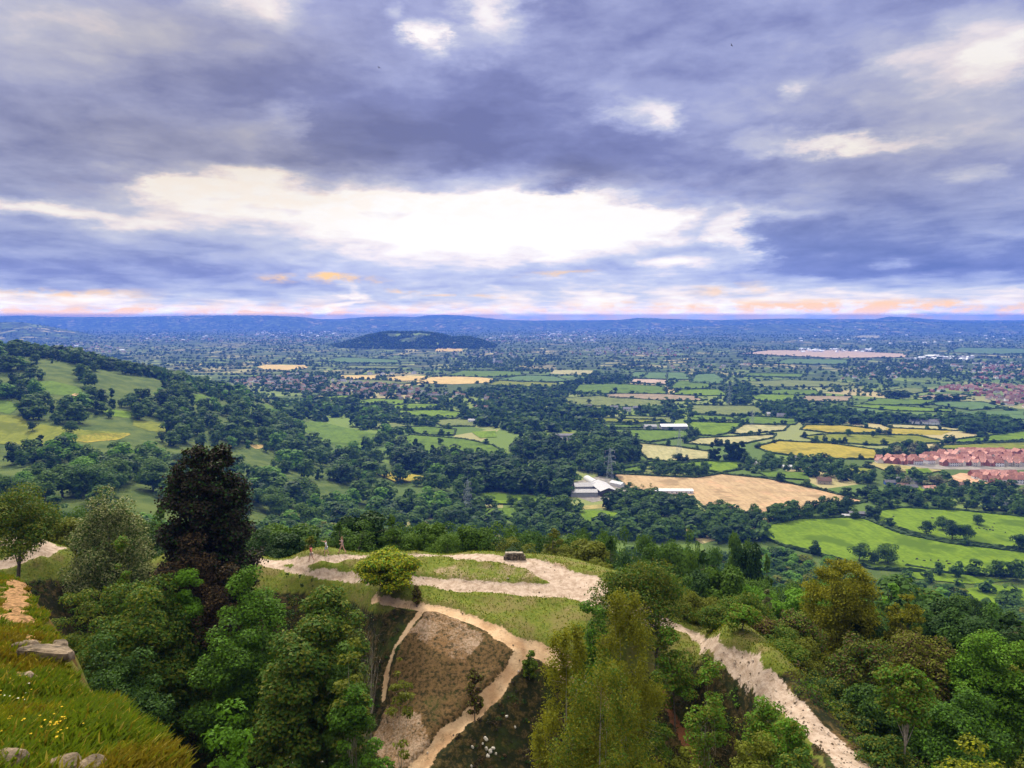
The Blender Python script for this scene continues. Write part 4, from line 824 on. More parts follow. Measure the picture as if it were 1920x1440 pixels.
# the wooded left hillside: trees everywhere between its fields
LH = [(-60,660),(40,660),(130,668),(250,695),(340,712),(430,738),(520,765),(620,752),(700,772),(740,800),(740,850),(870,866),(900,925),(880,960),(870,1000),(820,1010),(460,1000),(430,990),(-60,960)]
scatter(LH, 18.5, (14, 23), ('round','round','round','round','tall'), ('oak','oak','bluegreen','dark','bright','sycamore','sycamore'), 'broadleaf trees on the wooded hillside', seed=70, frac=.86)
def belt(poly, sp, hr, lv, grp, seed, sh=('round',)): scatter(poly, sp, hr, sh, lv, grp, avoid=False, seed=seed)
belt([(-60,655),(40,657),(130,664),(250,692),(340,709),(330,716),(240,700),(100,676),(-60,668)], 13, (10, 15), ('dark','oak'), 'dark trees along the crest of the left hill', 71)
# strip below the spur: between the plateau's edge and the vale
for x_, y_ in [(u, Y) for u in np.arange(-.62, .74, .010) for Y in np.arange(128, 640, 9.0)]:
    x = (x_ + rng.uniform(-.006, .006)) * y_ * 1.0; y = y_ + rng.uniform(-4, 4)
    if rng.random() > min(1, .2 + y_ * .0014) : continue
    z = float(HCACHE(x, y)); a, b = proj(x, y, z)
    top = float(proj(x, y, z + 13)[1])
    lim = np.interp(float(a), [0, 100, 400, 700, 900, 1100, 1300, 1430, 1560, 1700, 1800, 1920], [965, 960, 985, 960, 975, 985, 985, 1020, 1075, 1100, 1110, 1150])
    if top < lim - 12: continue
    if in_fields(np.array([float(a)]), np.array([float(b)]))[0] and y_ > 430: continue
    TREES.append((x, y, z - .5, rng.uniform(8, 13.5), 'round' if rng.random() > .12 else 'cone', ('oak','oak','sycamore','dark','bright','bluegreen','olive')[rng.integers(7)], 'trees on the steep slope below the spur'))
# trees hugging hedges
for B in HEDGE:
    n = len(B)
    for i in range(n):
        a, b = B[i], B[(i + 1) % n]; L = float(np.linalg.norm(b - a)); ym = (a[1] + b[1]) / 2
        k = rng.poisson(L / (70 if ym < 2500 else 90))
        for _ in range(k):
            p = a + (b - a) * rng.random() + rng.normal(size=2) * 1.5
            TREES.append((p[0], p[1], -.3, rng.uniform(5, 11), 'round', ('oak','dark','bluegreen','dark')[rng.integers(4)], 'hedgerow trees in the vale'))
# single trees that show as such: (px, py of the foot, height, shape, leaf)
SOLO = [(825,834,11,'round','dark','dark rounded tree alone in the green field below the village'),
 (1270,868,14,'round','dark','rounded dark tree at the foot of the distant pylon'),(1353,972,18,'round','oak','large oak against the lower edge of the tan field'),
 (1737,1004,13,'round','dark','round dark tree left of the group in the cattle pasture'),(1785,1012,17,'round','dark','tall broad tree in the middle of the pasture group'),(1808,1014,15,'round','oak','tree standing right against the tall one in the pasture group'),(1768,995,13,'round','oak','tree standing behind the pasture group'),(1832,985,11,'round','oak','small tree right of the pasture group'),
 (1915,1033,15,'round','dark','dark tree at the right edge of the cattle pasture'),(1640,970,12,'round','dark','dark tree beside the black field barn'),
 (1610,1052,15,'round','oak','open-branched tree on the lower pasture edge'),(1665,1056,16,'round','oak','tree with a lopsided crown on the lower pasture edge'),(1640,1058,10,'round','dark','low dark tree beside the lopsided one'),
 (1590,818,12,'round','bluegreen','tree between the two yellow fields, the left one'),(1637,820,11,'round','bluegreen','tree between the two yellow fields, the middle one'),(1665,818,13,'round','dark','dark round tree between the yellow fields, rightmost'),
 (958,950,12,'round','oak','small rounded tree in the sheep field'),(985,952,13,'round','sycamore','pale green rounded tree beside the sheep field'),
 (262,786,17,'round','sycamore','large pale green tree standing out on the left hillside'),(133,816,15,'round','bluegreen','pale round tree alone in the yellow-green hill field'),(62,808,11,'round','dark','dark tree on the left of the hill field'),
 (1555,1072,12,'round','bright','bright green tree at the corner of the lower pasture'),(1375,783,10,'round','dark','lone tree in the middle of the vale'),(1104,757,11,'round','dark','round tree in the vale right of the village'),(1153,735,13,'round','dark','round tree standing in the long green field'),(1298,782,10,'round','dark','solitary tree in the bright field of the vale')]
EXTRA = [(1795,1082,12,'round'),(1830,1080,13,'round'),(1870,1085,14,'round'),(1905,1088,14,'round'),(1760,1078,9,'round'),(1850,1110,9,'bush'),(1800,1108,8,'bush'),(1890,1125,10,'bush'),(1740,1092,8,'bush'),(1700,1088,8,'bush'),(1900,1150,10,'round'),(1880,1145,9,'bush')]
for (px, py, h, kd) in EXTRA:
    x, y, z = hit([px], [py])[0]; TREES.append((x, y, z - .3, h, kd, ('oak','bluegreen','oak')[rng.integers(3)], 'rounded trees at the lower right pasture'))
CN = {'round': 'broadleaf_tree', 'tall': 'poplar_tree', 'cone': 'conifer_tree', 'bush': 'round_bush'}
CATN = {'round': 'tree', 'tall': 'tree', 'cone': 'tree', 'bush': 'bush'}
def visible(x, y, z, h):
    Z = z + h * .9; ts = np.linspace(.15, .985, 40); hh = HCACHE(x * ts, np.maximum(y * ts, 15)); return bool(np.all(CAMZ + (Z - CAMZ) * ts > hh))
vis = [t for t in TREES if visible(t[0], t[1], t[2], t[3]) and -40 < proj(t[0], t[1], t[2])[0] < 1960]
vis.sort(key=lambda t: -t[3] / t[1])
NIND = 215
indiv = vis[:NIND]; rest = vis[NIND:]
# prototypes: crown and trunk as children of an empty
PROTO = {}
def proto(kd, lk, i):
    key = (kd, lk, i)
    if key not in PROTO:
        V, cl = TPL[kd][i % len(TPL[kd])]
        cr = mesh('crown', V, [qidx(V)], [LM[lk]], link=False)
        mb = MB(); limbs(mb, np.random.default_rng(i), .028, .8, cl, 7); tr = mb.build('trunk', [bark], link=False, smooth=True)
        PROTO[key] = (cr, tr)
    return PROTO[key]
GLAB = {}
def place_tree(x, y, z, h, kd, lk, label, group=None, i=None):
    cr, tr = proto(kd, lk, int(rng.integers(4)) if i is None else i)
    e = empty(CN[kd], (x, y, z), rng.random() * 6.283, h); e.scale = (h * rng.uniform(1.0, 1.35), h * rng.uniform(1.0, 1.35), h)
    for ch in (cr, tr):
        d = ch.copy(); C.objects.link(d); d.parent = e
    tag(e, label, CATN[kd], group); return e
LN = {'oak': 'green', 'sycamore': 'soft green', 'dark': 'dark green', 'bright': 'bright green', 'bluegreen': 'blue-green', 'olive': 'olive green', 'grey': 'grey-green'}
SHN = {'round': 'rounded', 'tall': 'slender upright', 'cone': 'pointed', 'bush': 'low bushy'}
def lab(t): return f"{SHN[t[4]]} {LN[t[5]]} {'bush' if t[4] == 'bush' else 'tree'} among the {t[6]}"
for t in indiv: place_tree(t[0], t[1], t[2], t[3], t[4], t[5], lab(t), f"{SHN[t[4]]} {LN[t[5]]} " + t[6])
for (px, py, h, kd, lk, lb) in SOLO:
    x, y, z = hit([px], [py])[0]; place_tree(x, y, z - .3, h, kd, lk, lb)
mid = [t[:6] for t in rest if t[1] < 1350]; far = [t[:6] for t in rest if t[1] >= 1350]
# far country: hedge lines and copses out to the hills
FR = []
r = np.random.default_rng(99)
N = 56000
u = r.uniform(-.68, .68, N); ly = r.uniform(math.log(1500), math.log(15000), N)
Yf = np.exp(ly); Xf = u * Yf
# snap to wandering hedge lines: keep points where a cell pattern has an edge
c1 = np.abs((ly * 17 + .9 * fbm(Xf / 900, Yf / 900, 2, 41) + .9 * vnoise(u * 9, ly * 2, 4)) % 1 - .5) < .10 + .03 * sstep(2200, 3600, Yf)
c2 = np.abs((Xf / 310 + 1.3 * fbm(Xf / 800, Yf / 1000, 2, 42)) % 1 - .5) < .03
cop = (fbm(Xf / 500, Yf / 800, 3, 43) > .58 - .05 * sstep(1900, 3800, Yf)) & (r.random(N) < .85)
keep = (c1 | c2 | cop); keep &= ~((Yf > 4200) & (r.random(N) > .62)); keep &= ~((Yf < 2700) & (u > -.08) & (r.random(N) > .4))
zf = HCACHE(Xf, Yf); pa, pb = proj(Xf, Yf, zf)
keep &= ~in_fields(pa, pb, .92)
LHm = inpoly(pa, pb, LH); keep &= ~LHm
for i in np.where(keep)[0]:
    FR.append((Xf[i], Yf[i], zf[i] - .5, r.uniform(6, 11) * (.8 + Yf[i] / 16000), 'bush' if r.random() > .5 else 'round', ('dark','bluegreen','oak','oak')[r.integers(4)]))
# the wooded hill
for _ in range(6000):
    x = r.uniform(-1500, 50); y = r.uniform(4900, 5600); z = float(HCACHE(x, y))
    if z > 12 and fbm(x / 200, y / 200, 2, 61) > .30: FR.append((x, y, z - 1, r.uniform(9, 16), 'round', 'dark' if r.random() > .3 else 'oak'))
print('trees', len(TREES), 'visible', len(vis), 'mid', len(mid), 'far', len(far), len(FR))
stuffmesh('woodland', mid, LOW); stuffmesh('distant_woodland', far + FR, TINY)

# ------------------------------------------------------------ hedges
HM = leafmat('hedge_leaf', (.030, .058, .018), (.014, .032, .012), trans=.08)
def hedge_mesh(pts, h, w, closed=False, seed=0, step=2.0):
    r = np.random.default_rng(seed); P2 = []
    m = len(pts); rngk = m if closed else m - 1
    for i in range(rngk):
        a, b = pts[i], pts[(i + 1) % m]; n = max(1, int(np.linalg.norm(b - a) / step)); P2 += [a + (b - a) * k / n for k in range(n)]
    if not closed: P2.append(pts[-1])
    P2 = np.array(P2)
    if len(P2) < 3: return None
    d = np.gradient(P2, axis=0); d /= np.linalg.norm(d, axis=1)[:, None] + 1e-9; nrm = np.stack([-d[:, 1], d[:, 0]], 1)
    prof = [(-.5, 0), (-.55, .55), (-.28, .95), (.28, 1.0), (.55, .5), (.5, 0)]; k = len(prof); V = []
    hh = h * (.7 + .6 * vnoise(P2[:, 0] / 7, P2[:, 1] / 7, seed + 1)) ; z0 = HCACHE(P2[:, 0], P2[:, 1])
    for (a, b) in prof:
        jit = r.normal(size=(len(P2), 2)) * .14 * w * (b > 0)
        xy = P2 + nrm * (a * w * (1 + .3 * r.normal(size=len(P2))))[:, None] + jit; zz = z0 + b * hh * (1 + .16 * r.normal(size=len(P2))) * (b > 0) - .3 * (b == 0)
        V.append(np.column_stack([xy, zz]))
    V = np.stack(V, 1).reshape(-1, 3); n = len(P2); id_ = np.arange(n * k).reshape(n, k)
    q = np.stack([id_[:-1, :-1], id_[:-1, 1:], id_[1:, 1:], id_[1:, :-1]], -1).reshape(-1, 4); return V, q
allV, allF, nv = [], [], 0
for i, B in enumerate(HEDGE):
    ym = B[:, 1].mean(); hv = 2.6 if ym < 2500 else 3.6
    got = hedge_mesh(B, hv, 2.6 if ym < 2500 else 5, True, i, 2.2 if ym < 2500 else 6)
    if not got: continue
    V, q = got
    if ym < 2600:
        o = mesh('field_hedge', V, [q], [HM], smooth=False); tag(o, 'dark clipped hedge round a field of the vale', 'hedge', 'hedges round the fields of the vale')
    else: allV.append(V); allF.append(q + nv); nv += len(V)
if allV: tag(mesh('distant_hedges', np.concatenate(allV), [np.concatenate(allF)], [HM]), kind='stuff')
def px_hedge(pl, h, w, label, seed):
    G3 = hit([p[0] for p in pl], [p[1] for p in pl])[:, :2]; V, q = hedge_mesh(G3, h, w, False, seed, 1.4); tag(mesh('field_hedge', V, [q], [HM]), label, 'hedge')
px_hedge([(1622,969),(1650,980),(1695,1000),(1740,1008),(1790,1019),(1866,1027)], 2.0, 2.4, 'long dark hedge running down between the two cattle pastures', 301)
px_hedge([(1872,1027),(1920,1033),(1960,1036)], 1.8, 2.0, 'short hedge beyond the gap at the right of the pastures', 302)
px_hedge([(1698,1061),(1730,1066),(1764,1071)], 1.8, 2.2, 'straight dark hedge along the bottom of the cattle pasture', 303)
px_hedge([(970,949),(1005,950),(1047,949)], 1.6, 2, 'low hedge along the sheep field', 304)
# ------------------------------------------------------------ trees and shrubs of the near spur
def ray_at(px, py, Y): return PY(px, py, Y)
def near_tree(name, label, px, pytop, Y, rad, kind, leaf, n=9000, size=.26, ncl=30, h0=.18, cr=.34, flat=.72, trunk_r=.16, nb=10, bk=None, lean=(0, 0), jitter=.45, droop=0.0, seed=None, extra=None, cat='tree', group=None, aspect=.62, up=.35, shape='diamond', sink=0.0, basepx=None):
    n = int(n * 1.7); cr *= 1.28 if kind in ('pear', 'birch') else 1.12; ncl = ncl if kind in ('pear', 'birch') else int(ncl * 1.7); trunk_r *= .8; seed = int(px * 7 + pytop) if seed is None else seed; r = np.random.default_rng(seed)
    X, _, zt = ray_at(px, pytop, Y); bx = X if basepx is None else ray_at(basepx, pytop, Y)[0]; zb = float(HCACHE(bx, Y)); h = max(1.0, zt - zb)
    cl = envelope_clumps(r, ncl, rad, h * h0, h * (1 - cr * flat * .25 * min(1, rad / h)), kind, cr, flat, lean)
    if extra: cl += [(dx, dy, dz + h * 0, s, s, s * flat) for dx, dy, dz, s in extra]
    if bx != X: cl = [(c[0] + (X - bx) * min(1, c[2] / (h * .6)), *c[1:]) for c in cl]
    e = empty(name, (bx, Y, zb - sink)); V = crown_verts(r, cl, n, size, aspect, up, jitter, .3 if kind not in ('pear', 'birch') else .7, droop, shape, .1 if kind not in ('pear', 'birch') else .42)
    mesh('crown', V, [qidx(V)], leaf if isinstance(leaf, list) else [LM[leaf]], parent=e, midx=None if not isinstance(leaf, list) else r.integers(0, len(leaf), len(V) // 4))
    mb = MB(); limbs(mb, r, trunk_r, h, cl, nb); mb.build('trunk', [bk or bark], e, True)
    tag(e, label, cat, group); return e
L2 = lambda *k: [LM[q] for q in k]
near_tree('whitebeam_tree', 'dome-shaped tree with silvery leaves beside the pale path', 203, 918, 76, 4.9, 'hemi', L2('silver','silver','bluegreen'), 22000, .2, 100, .06, .17, .9, .2, 10, jitter=.6)
near_tree('dark_tree', 'tall dark brown tree standing highest above the path', 383, 836, 70, 4.7, 'pear', L2('copper','copper','copper','dark'), 66000, .17, 300, .03, .15, .7, .26, 16, jitter=.7, shape='quad')
near_tree('brown_bush', 'brown bush with dead twigs at the foot of the tall dark tree', 350, 1000, 66, 3.6, 'dome', L2('rust','copper'), 9000, .22, 34, .05, .26, .7, .1, 22, bk=bark_pale, cat='bush', jitter=.8)
near_tree('brown_bush', 'dark brown bush below the tall dark tree, nearer the camera', 410, 1042, 62, 2.2, 'dome', L2('rust','copper'), 5000, .2, 20, .05, .3, .8, .08, 8, cat='bush', jitter=.8)
near_tree('hawthorn_tree', 'green tree leaning over the path at the left edge', 22, 915, 73, 3.9, 'dome', L2('olive','oak'), 9000, .22, 30, .35, .3, .6, .22, 14)
near_tree('sycamore_tree', 'large dark grey-green tree in the hollow, left of centre', 262, 1062, 60, 5.4, 'dome', L2('bluegreen','oak','olive'), 30000, .24, 80, .04, .2, .75, .22, 14, jitter=.55)
near_tree('sycamore_tree', 'dark leafy tree low in the hollow under the large one', 215, 1180, 52, 3.6, 'dome', L2('bluegreen','dark'), 14000, .22, 44, .02, .24, .75, .16, 8, jitter=.55)
near_tree('green_shrub', 'olive shrub on the slope below the left path', 225, 1012, 68, 1.1, 'col', L2('olive','bright'), 2600, .18, 16, .1, .5, .9, .06, 5, cat='bush')
near_tree('green_shrub', 'spreading olive shrub under the left path', 150, 1075, 64, 2.6, 'dome', L2('olive','oak'), 5000, .2, 22, .02, .3, .6, .08, 5, cat='bush')
near_tree('maple_tree', 'small bright green tree just below the dark brown bush', 345, 1040, 63, 2.1, 'dome', L2('bright'), 6000, .22, 22, .1, .32, .6, .1, 8)
near_tree('ash_tree', 'fresh green tree below the path fork, left of the small pines', 468, 1062, 60, 3.1, 'dome', L2('bright','oak'), 14000, .22, 44, .08, .26, .8, .14, 14, bk=bark_pale)
near_tree('ash_tree', 'green tree low in the hollow beside the yellow-green one', 430, 1150, 56, 3.2, 'dome', L2('bright','oak','bluegreen'), 11000, .22, 36, .06, .26, .8, .14, 10)
near_tree('maple_tree', 'yellow-green leafy tree left of the scree slope', 615, 1092, 57, 3.0, 'dome', L2('olive','sycamore','sycamore'), 17000, .26, 50, .08, .26, .7, .16, 12, jitter=.4)
near_tree('maple_tree', 'lower yellow-green tree in front of the hollow', 565, 1160, 53, 3.6, 'dome', L2('olive','sycamore','sycamore'), 15000, .27, 46, .1, .26, .7, .16, 10, jitter=.4)
near_tree('maple_tree', 'dull green tree right of the lower yellow-green one', 655, 1200, 52, 1.7, 'dome', L2('sycamore','oak'), 5000, .24, 20, .15, .3, .8, .12, 8)
near_tree('maple_tree', 'bright yellow-green spreading tree on the brow beside the path', 728, 1034, 69.5, 3.3, 'dome', L2('yellow','yellow','olive','bright'), 10000, .24, 44, .22, .22, .6, .17, 16, seed=5, basepx=735, jitter=.35)
for px, pt, Y, rr, lb in ((563, 1058, 63.5, .75, 'small dark pine below the three walkers'), (538, 1072, 63, .7, 'small dark pine left of the other one'), (585, 1085, 62, .5, 'smallest dark pine beside the green tree')):
    near_tree('pine_sapling', lb, px, pt, Y, rr, 'cone', L2('pine'), 1700, .2, 22, .05, .3, .5, .05, 12, aspect=.3, jitter=.9)
near_tree('elder_sapling', 'fresh green leafy sapling close to the camera at the bottom', 432, 1292, 26, 1.35, 'dome', L2('bright'), 2600, .19, 26, .45, .3, .8, .04, 14, aspect=.5, jitter=.6, seed=3)
near_tree('elder_sapling', 'pale green leafy shoots at the bottom beside the grassy bank', 375, 1375, 22, .9, 'dome', L2('bright','olive'), 1500, .15, 16, .4, .32, .8, .03, 8, aspect=.5, jitter=.6)
near_tree('green_shrub', 'bright green shrub at the foot of the bare-stemmed sapling', 668, 1262, 49, 1.9, 'dome', L2('bright','oak'), 5200, .24, 20, .02, .32, .7, .07, 6, cat='bush')
near_tree('birch_sapling', 'bare-stemmed sapling with few leaves left of the scree', 655, 1165, 49.5, 1.3, 'dome', L2('olive'), 900, .22, 16, .35, .3, .7, .06, 20, bk=bark_pale)
near_tree('birch_sapling', 'thin sapling standing on the scree slope', 752, 1222, 47, .9, 'dome', L2('olive'), 520, .2, 10, .5, .3, .7, .045, 14, bk=bark_pale)
near_tree('dead_branches', 'dead pale branches beside the hollow below the yellow-green tree', 690, 1135, 57, 1.4, 'dome', L2('rust'), 60, .15, 20, .3, .3, .7, .07, 20, bk=bark_pale, cat='dead tree')
near_tree('birch_tree', 'tall golden-green birch, the taller of the pair', 1172, 1112, 43, 3.1, 'birch', L2('birch','olive','birch'), 40000, .13, 130, .05, .13, 1.7, .12, 16, bk=bark_white, droop=1.4, jitter=.8)
near_tree('birch_tree', 'shorter golden-green birch left of the tall one', 1062, 1165, 42, 2.5, 'birch', L2('birch','olive','birch'), 32000, .13, 110, .05, .13, 1.7, .1, 14, bk=bark_white, droop=1.4, jitter=.8)
near_tree('birch_tree', 'broad birch crown in front of the pair at the bottom', 1125, 1240, 39, 3.9, 'birch', L2('birch','olive','oak'), 52000, .12, 170, .03, .12, 1.6, .12, 16, bk=bark_white, droop=1.4, jitter=.8)
near_tree('hawthorn_tree', 'wide olive-green tree reaching over the chalk track', 1205, 1062, 62, 4.0, 'flat', L2('olive','oak'), 11000, .2, 46, .3, .27, .55, .18, 18, basepx=1235, jitter=.6)
near_tree('hawthorn_tree', 'small round green tree under the wide olive one', 1110, 1125, 59, 1.7, 'dome', L2('oak','bright'), 4500, .2, 20, .1, .32, .8, .1, 6)
near_tree('green_shrub', 'low bright shrub hanging over the edge of the track', 1270, 1150, 58, 1.9, 'dome', L2('olive','bright'), 3600, .2, 18, .1, .3, .6, .08, 8, cat='bush')
near_tree('larch_tree', 'large golden larch right of the chalk track', 1578, 1052, 73, 4.0, 'pear', L2('gold','gold','olive'), 36000, .19, 190, .03, .16, .6, .2, 26, jitter=.8)
near_tree('larch_tree', 'small golden larch behind the olive trees', 1700, 1112, 71, 2.0, 'pear', L2('gold','olive'), 8000, .2, 60, .05, .2, .6, .12, 14, jitter=.8)
near_tree('hawthorn_tree', 'olive-brown tree at the foot of the golden larch', 1490, 1150, 66, 2.6, 'dome', L2('olive','rust','oak'), 8000, .2, 30, .05, .28, .7, .12, 8)
near_tree('grey_conifer', 'grey-tinged conifer beside the track', 1438, 1105, 77, 1.7, 'cone', L2('grey'), 4200, .2, 34, .05, .28, .6, .1, 12, jitter=.7)
near_tree('ash_sapling', 'small green sapling growing on the edge of the chalk track', 1393, 1138, 60, 1.5, 'dome', L2('bright','olive'), 2600, .2, 16, .3, .32, .6, .07, 8)
near_tree('oak_tree', 'dull olive tree below the golden larch', 1620, 1195, 58, 3.1, 'dome', L2('olive','oak','rust'), 14000, .2, 50, .06, .24, .8, .16, 10)
near_tree('oak_tree', 'broad olive tree between the larch and the bright green tree', 1725, 1180, 60, 3.4, 'dome', L2('olive','olive','rust'), 16000, .2, 54, .06, .24, .8, .16, 10)
near_tree('beech_tree', 'vivid green tree at the right edge', 1835, 1178, 58, 3.4, 'dome', L2('bright','bright','oak'), 18000, .22, 54, .05, .24, .75, .16, 12)
near_tree('beech_tree', 'second vivid green tree cut by the right edge', 1925, 1205, 56, 3.2, 'dome', L2('bright','oak'), 12000, .22, 40, .05, .26, .75, .16, 10)
near_tree('beech_tree', 'dark green tree low under the vivid green one', 1800, 1300, 50, 3.4, 'dome', L2('oak','bluegreen','bright'), 13000, .22, 44, .03, .24, .8, .14, 8)
near_tree('oak_tree', 'dark undergrowth tree right of the chalk track near the bottom', 1640, 1290, 52, 2.4, 'dome', L2('dark','oak'), 8000, .22, 30, .02, .28, .8, .1, 6)
near_tree('elder_bush', 'yellow-green bush in the bottom right corner', 1850, 1385, 33, 2.3, 'dome', L2('olive','yellow','olive'), 9000, .16, 34, .1, .3, .6, .07, 10, cat='bush')
near_tree('elder_bush', 'smaller yellow-green bush left of the corner one', 1755, 1410, 34, 1.3, 'dome', L2('olive','bright'), 4000, .16, 20, .1, .3, .6, .05, 8, cat='bush')
near_tree('ash_sapling', 'sapling with a crooked pale trunk at the bottom right', 1703, 1238, 44, 1.7, 'dome', L2('bright','olive'), 2600, .21, 22, .5, .3, .6, .09, 26, bk=bark_pale)
near_tree('ash_sapling', 'pale-stemmed sapling in the gully left of the track', 1325, 1212, 50, 1.5, 'dome', L2('bright','olive'), 2600, .19, 22, .35, .3, .7, .08, 18, bk=bark_pale)
for i, (px, pt, Y, rr, lf, lb) in enumerate(((1440, 1285, 47, 1.3, 'bright', 'bright green bush in the gully, highest beside the track'), (1478, 1330, 44, 1.4, 'bright', 'bright green bush in the gully, middle of the three'), (1420, 1370, 42, 1.6, 'olive', 'olive bush lowest in the gully by the track'), (1290, 1400, 40, 1.3, 'olive', 'olive bush beside the red earth path'), (1230, 1230, 52, 1.4, 'oak', 'dark bush under the wide olive tree'), (1500, 1400, 39, 1.2, 'bluegreen', 'blue-green bush at the bottom beside the track'), (1345, 1140, 66, 1.6, 'oak', 'dark bush on the far edge of the track, highest'), (1300, 1110, 70, 1.9, 'olive', 'olive bush behind the wide olive tree'), (1420, 1195, 63, 1.6, 'rust', 'brownish bush on the far edge of the track'), (1470, 1245, 59, 1.7, 'oak', 'dark green bush on the far edge of the track above the scree'), (1530, 1270, 56, 2.0, 'dark', 'very dark bush on the far edge of the track'), (1590, 1330, 51, 1.6, 'dark', 'very dark bush lower on the far edge of the track'), (1400, 1112, 69, 2.5, 'oak', 'broad dark bush on the rise beyond the track'), (1335, 1128, 70, 1.9, 'olive', 'olive bush on the rise just beyond the track'), (1450, 1180, 62, 2.2, 'sycamore', 'soft green bush on the rise beyond the track'), (1505, 1205, 61, 2.0, 'olive', 'olive bush between the rise and the golden larch'), (1385, 1165, 67.5, 1.2, 'bright', 'bright bush among the dark ones beyond the track'), (1660, 1390, 44, 1.5, 'bluegreen', 'dark blue-green bush at the bottom beyond the track'), (890, 1240, 58, .7, 'rust', 'small brown bush on the heather slope'), (993, 1218, 61, .6, 'oak', 'little bush in the fork of the sandy paths'), (782, 1098, 68, .5, 'rust', 'tiny dead bush right of the yellow-green tree'))):
    near_tree('green_shrub', lb, px, pt, Y, rr, 'dome', L2(lf, lf, 'olive'), int(2400 * rr), .17, 18, .0, .32, .7, .05, 5, cat='bush', seed=900 + i)
# shared prototypes for the belts of trees beyond the spur
BP = {}
def belt_proto(leaf, i):
    k = (leaf, i)
    if k not in BP:
        r = np.random.default_rng(400 + i); kd = ('dome', 'dome', 'dome', 'cone')[i]; cl = envelope_clumps(r, 46, .42, .12, .97, kd, .24 if kd != 'cone' else .3, .78)
        V = crown_verts(r, cl, 8500, .024, .7, .38, .45, .3, shape='quad' if i % 2 else 'diamond'); mb = MB(); limbs(mb, r, .018, .9, cl, 14)
        BP[k] = (mesh('crown', V, [qidx(V)], [LM[leaf]], link=False), mb.build('trunk', [bark], link=False, smooth=True))
    return BP[k]
br = np.random.default_rng(12)
def belt_tree(px, top, Y, leaf, i, label, group, wide=1.0):
    X, _, zt = ray_at(px, top, Y); zb = float(HCACHE(X, Y)); h = zt - zb
    if h < 2: return
    e = empty(('broadleaf_tree', 'broadleaf_tree', 'broadleaf_tree', 'conifer_tree')[i], (X, Y, zb - .3), br.random() * 6.28); w = min(h, 12) * br.uniform(.85, 1.15) * wide; e.scale = (w, w, h)
    for ch in belt_proto(leaf, i): d = ch.copy(); C.objects.link(d); d.parent = e
    tag(e, label, 'tree', group)
BELTS = [(range(-20, 1115, 34), (92, 101), [(-20,985),(60,960),(130,975),(300,965),(460,985),(540,990),(600,985),(660,962),(730,958),(800,985),(870,985),(940,985),(1000,985),(1100,1000)], ('dark','oak','oak','dark','olive'), 'trees close behind the chalk spur', 0),
         (range(-10, 1110, 40), (112, 128), [(-10,950),(100,925),(240,935),(300,950),(460,970),(560,985),(640,975),(740,965),(800,975),(900,965),(1000,975),(1110,990)], ('oak','oak','bluegreen','sycamore'), 'second rank of trees behind the chalk spur', 0),
         (range(1130, 1960, 34), (90, 104), [(1130,1045),(1200,1050),(1300,1040),(1400,1075),(1480,1105),(1560,1130),(1700,1130),(1800,1135),(1900,1175),(1960,1190)], ('oak','bright','dark','olive','oak'), 'trees on the slope beyond the chalk track', 1),
         (range(1100, 1960, 36), (118, 138), [(1100,1000),(1200,1002),(1300,1005),(1400,1050),(1500,1085),(1600,1100),(1720,1108),(1820,1110),(1900,1150),(1960,1170)], ('oak','bright','dark','sycamore'), 'second rank of trees beyond the chalk track', 1),
         (range(1090, 1960, 36), (160, 195), [(1090,968),(1200,972),(1300,978),(1380,995),(1450,1040),(1520,1070),(1640,1095),(1760,1105),(1900,1150),(1960,1160)], ('oak','dark','bluegreen','sycamore'), 'third rank of trees beyond the chalk track', 1),
         (range(1500, 1960, 36), (72, 80), [(1500,1190),(1640,1150),(1780,1120),(1860,1115),(1960,1160)], ('dark','dark','bluegreen'), 'dark trees behind the vivid green tree', 1),
         (range(1960, 2300, 34), (50, 68), [(1960,1230),(2300,1250)], ('oak','bright','olive'), 'trees past the right edge', 1), (range(1980, 2300, 36), (36, 46), [(1960,1330),(2300,1350)], ('oak','dark','olive'), 'trees past the right edge', 1)]
for bi, (pxs, yr, line, leaves, grp, side) in enumerate(BELTS):
    for px in pxs:
        p = px + br.uniform(-12, 12); top = np.interp(p, [q[0] for q in line], [q[1] for q in line]) + br.uniform(-10, 16); Y = br.uniform(*yr); lf = leaves[br.integers(len(leaves))]; i = int(br.integers(3)) if br.random() > .1 else 3
        belt_tree(p, top, Y, lf, i, f"{LN.get(lf, lf)} {'pointed tree' if i == 3 else 'leafy tree'} among the {grp}", f"{LN.get(lf, lf)} {'pointed' if i == 3 else 'leafy'} {grp}")

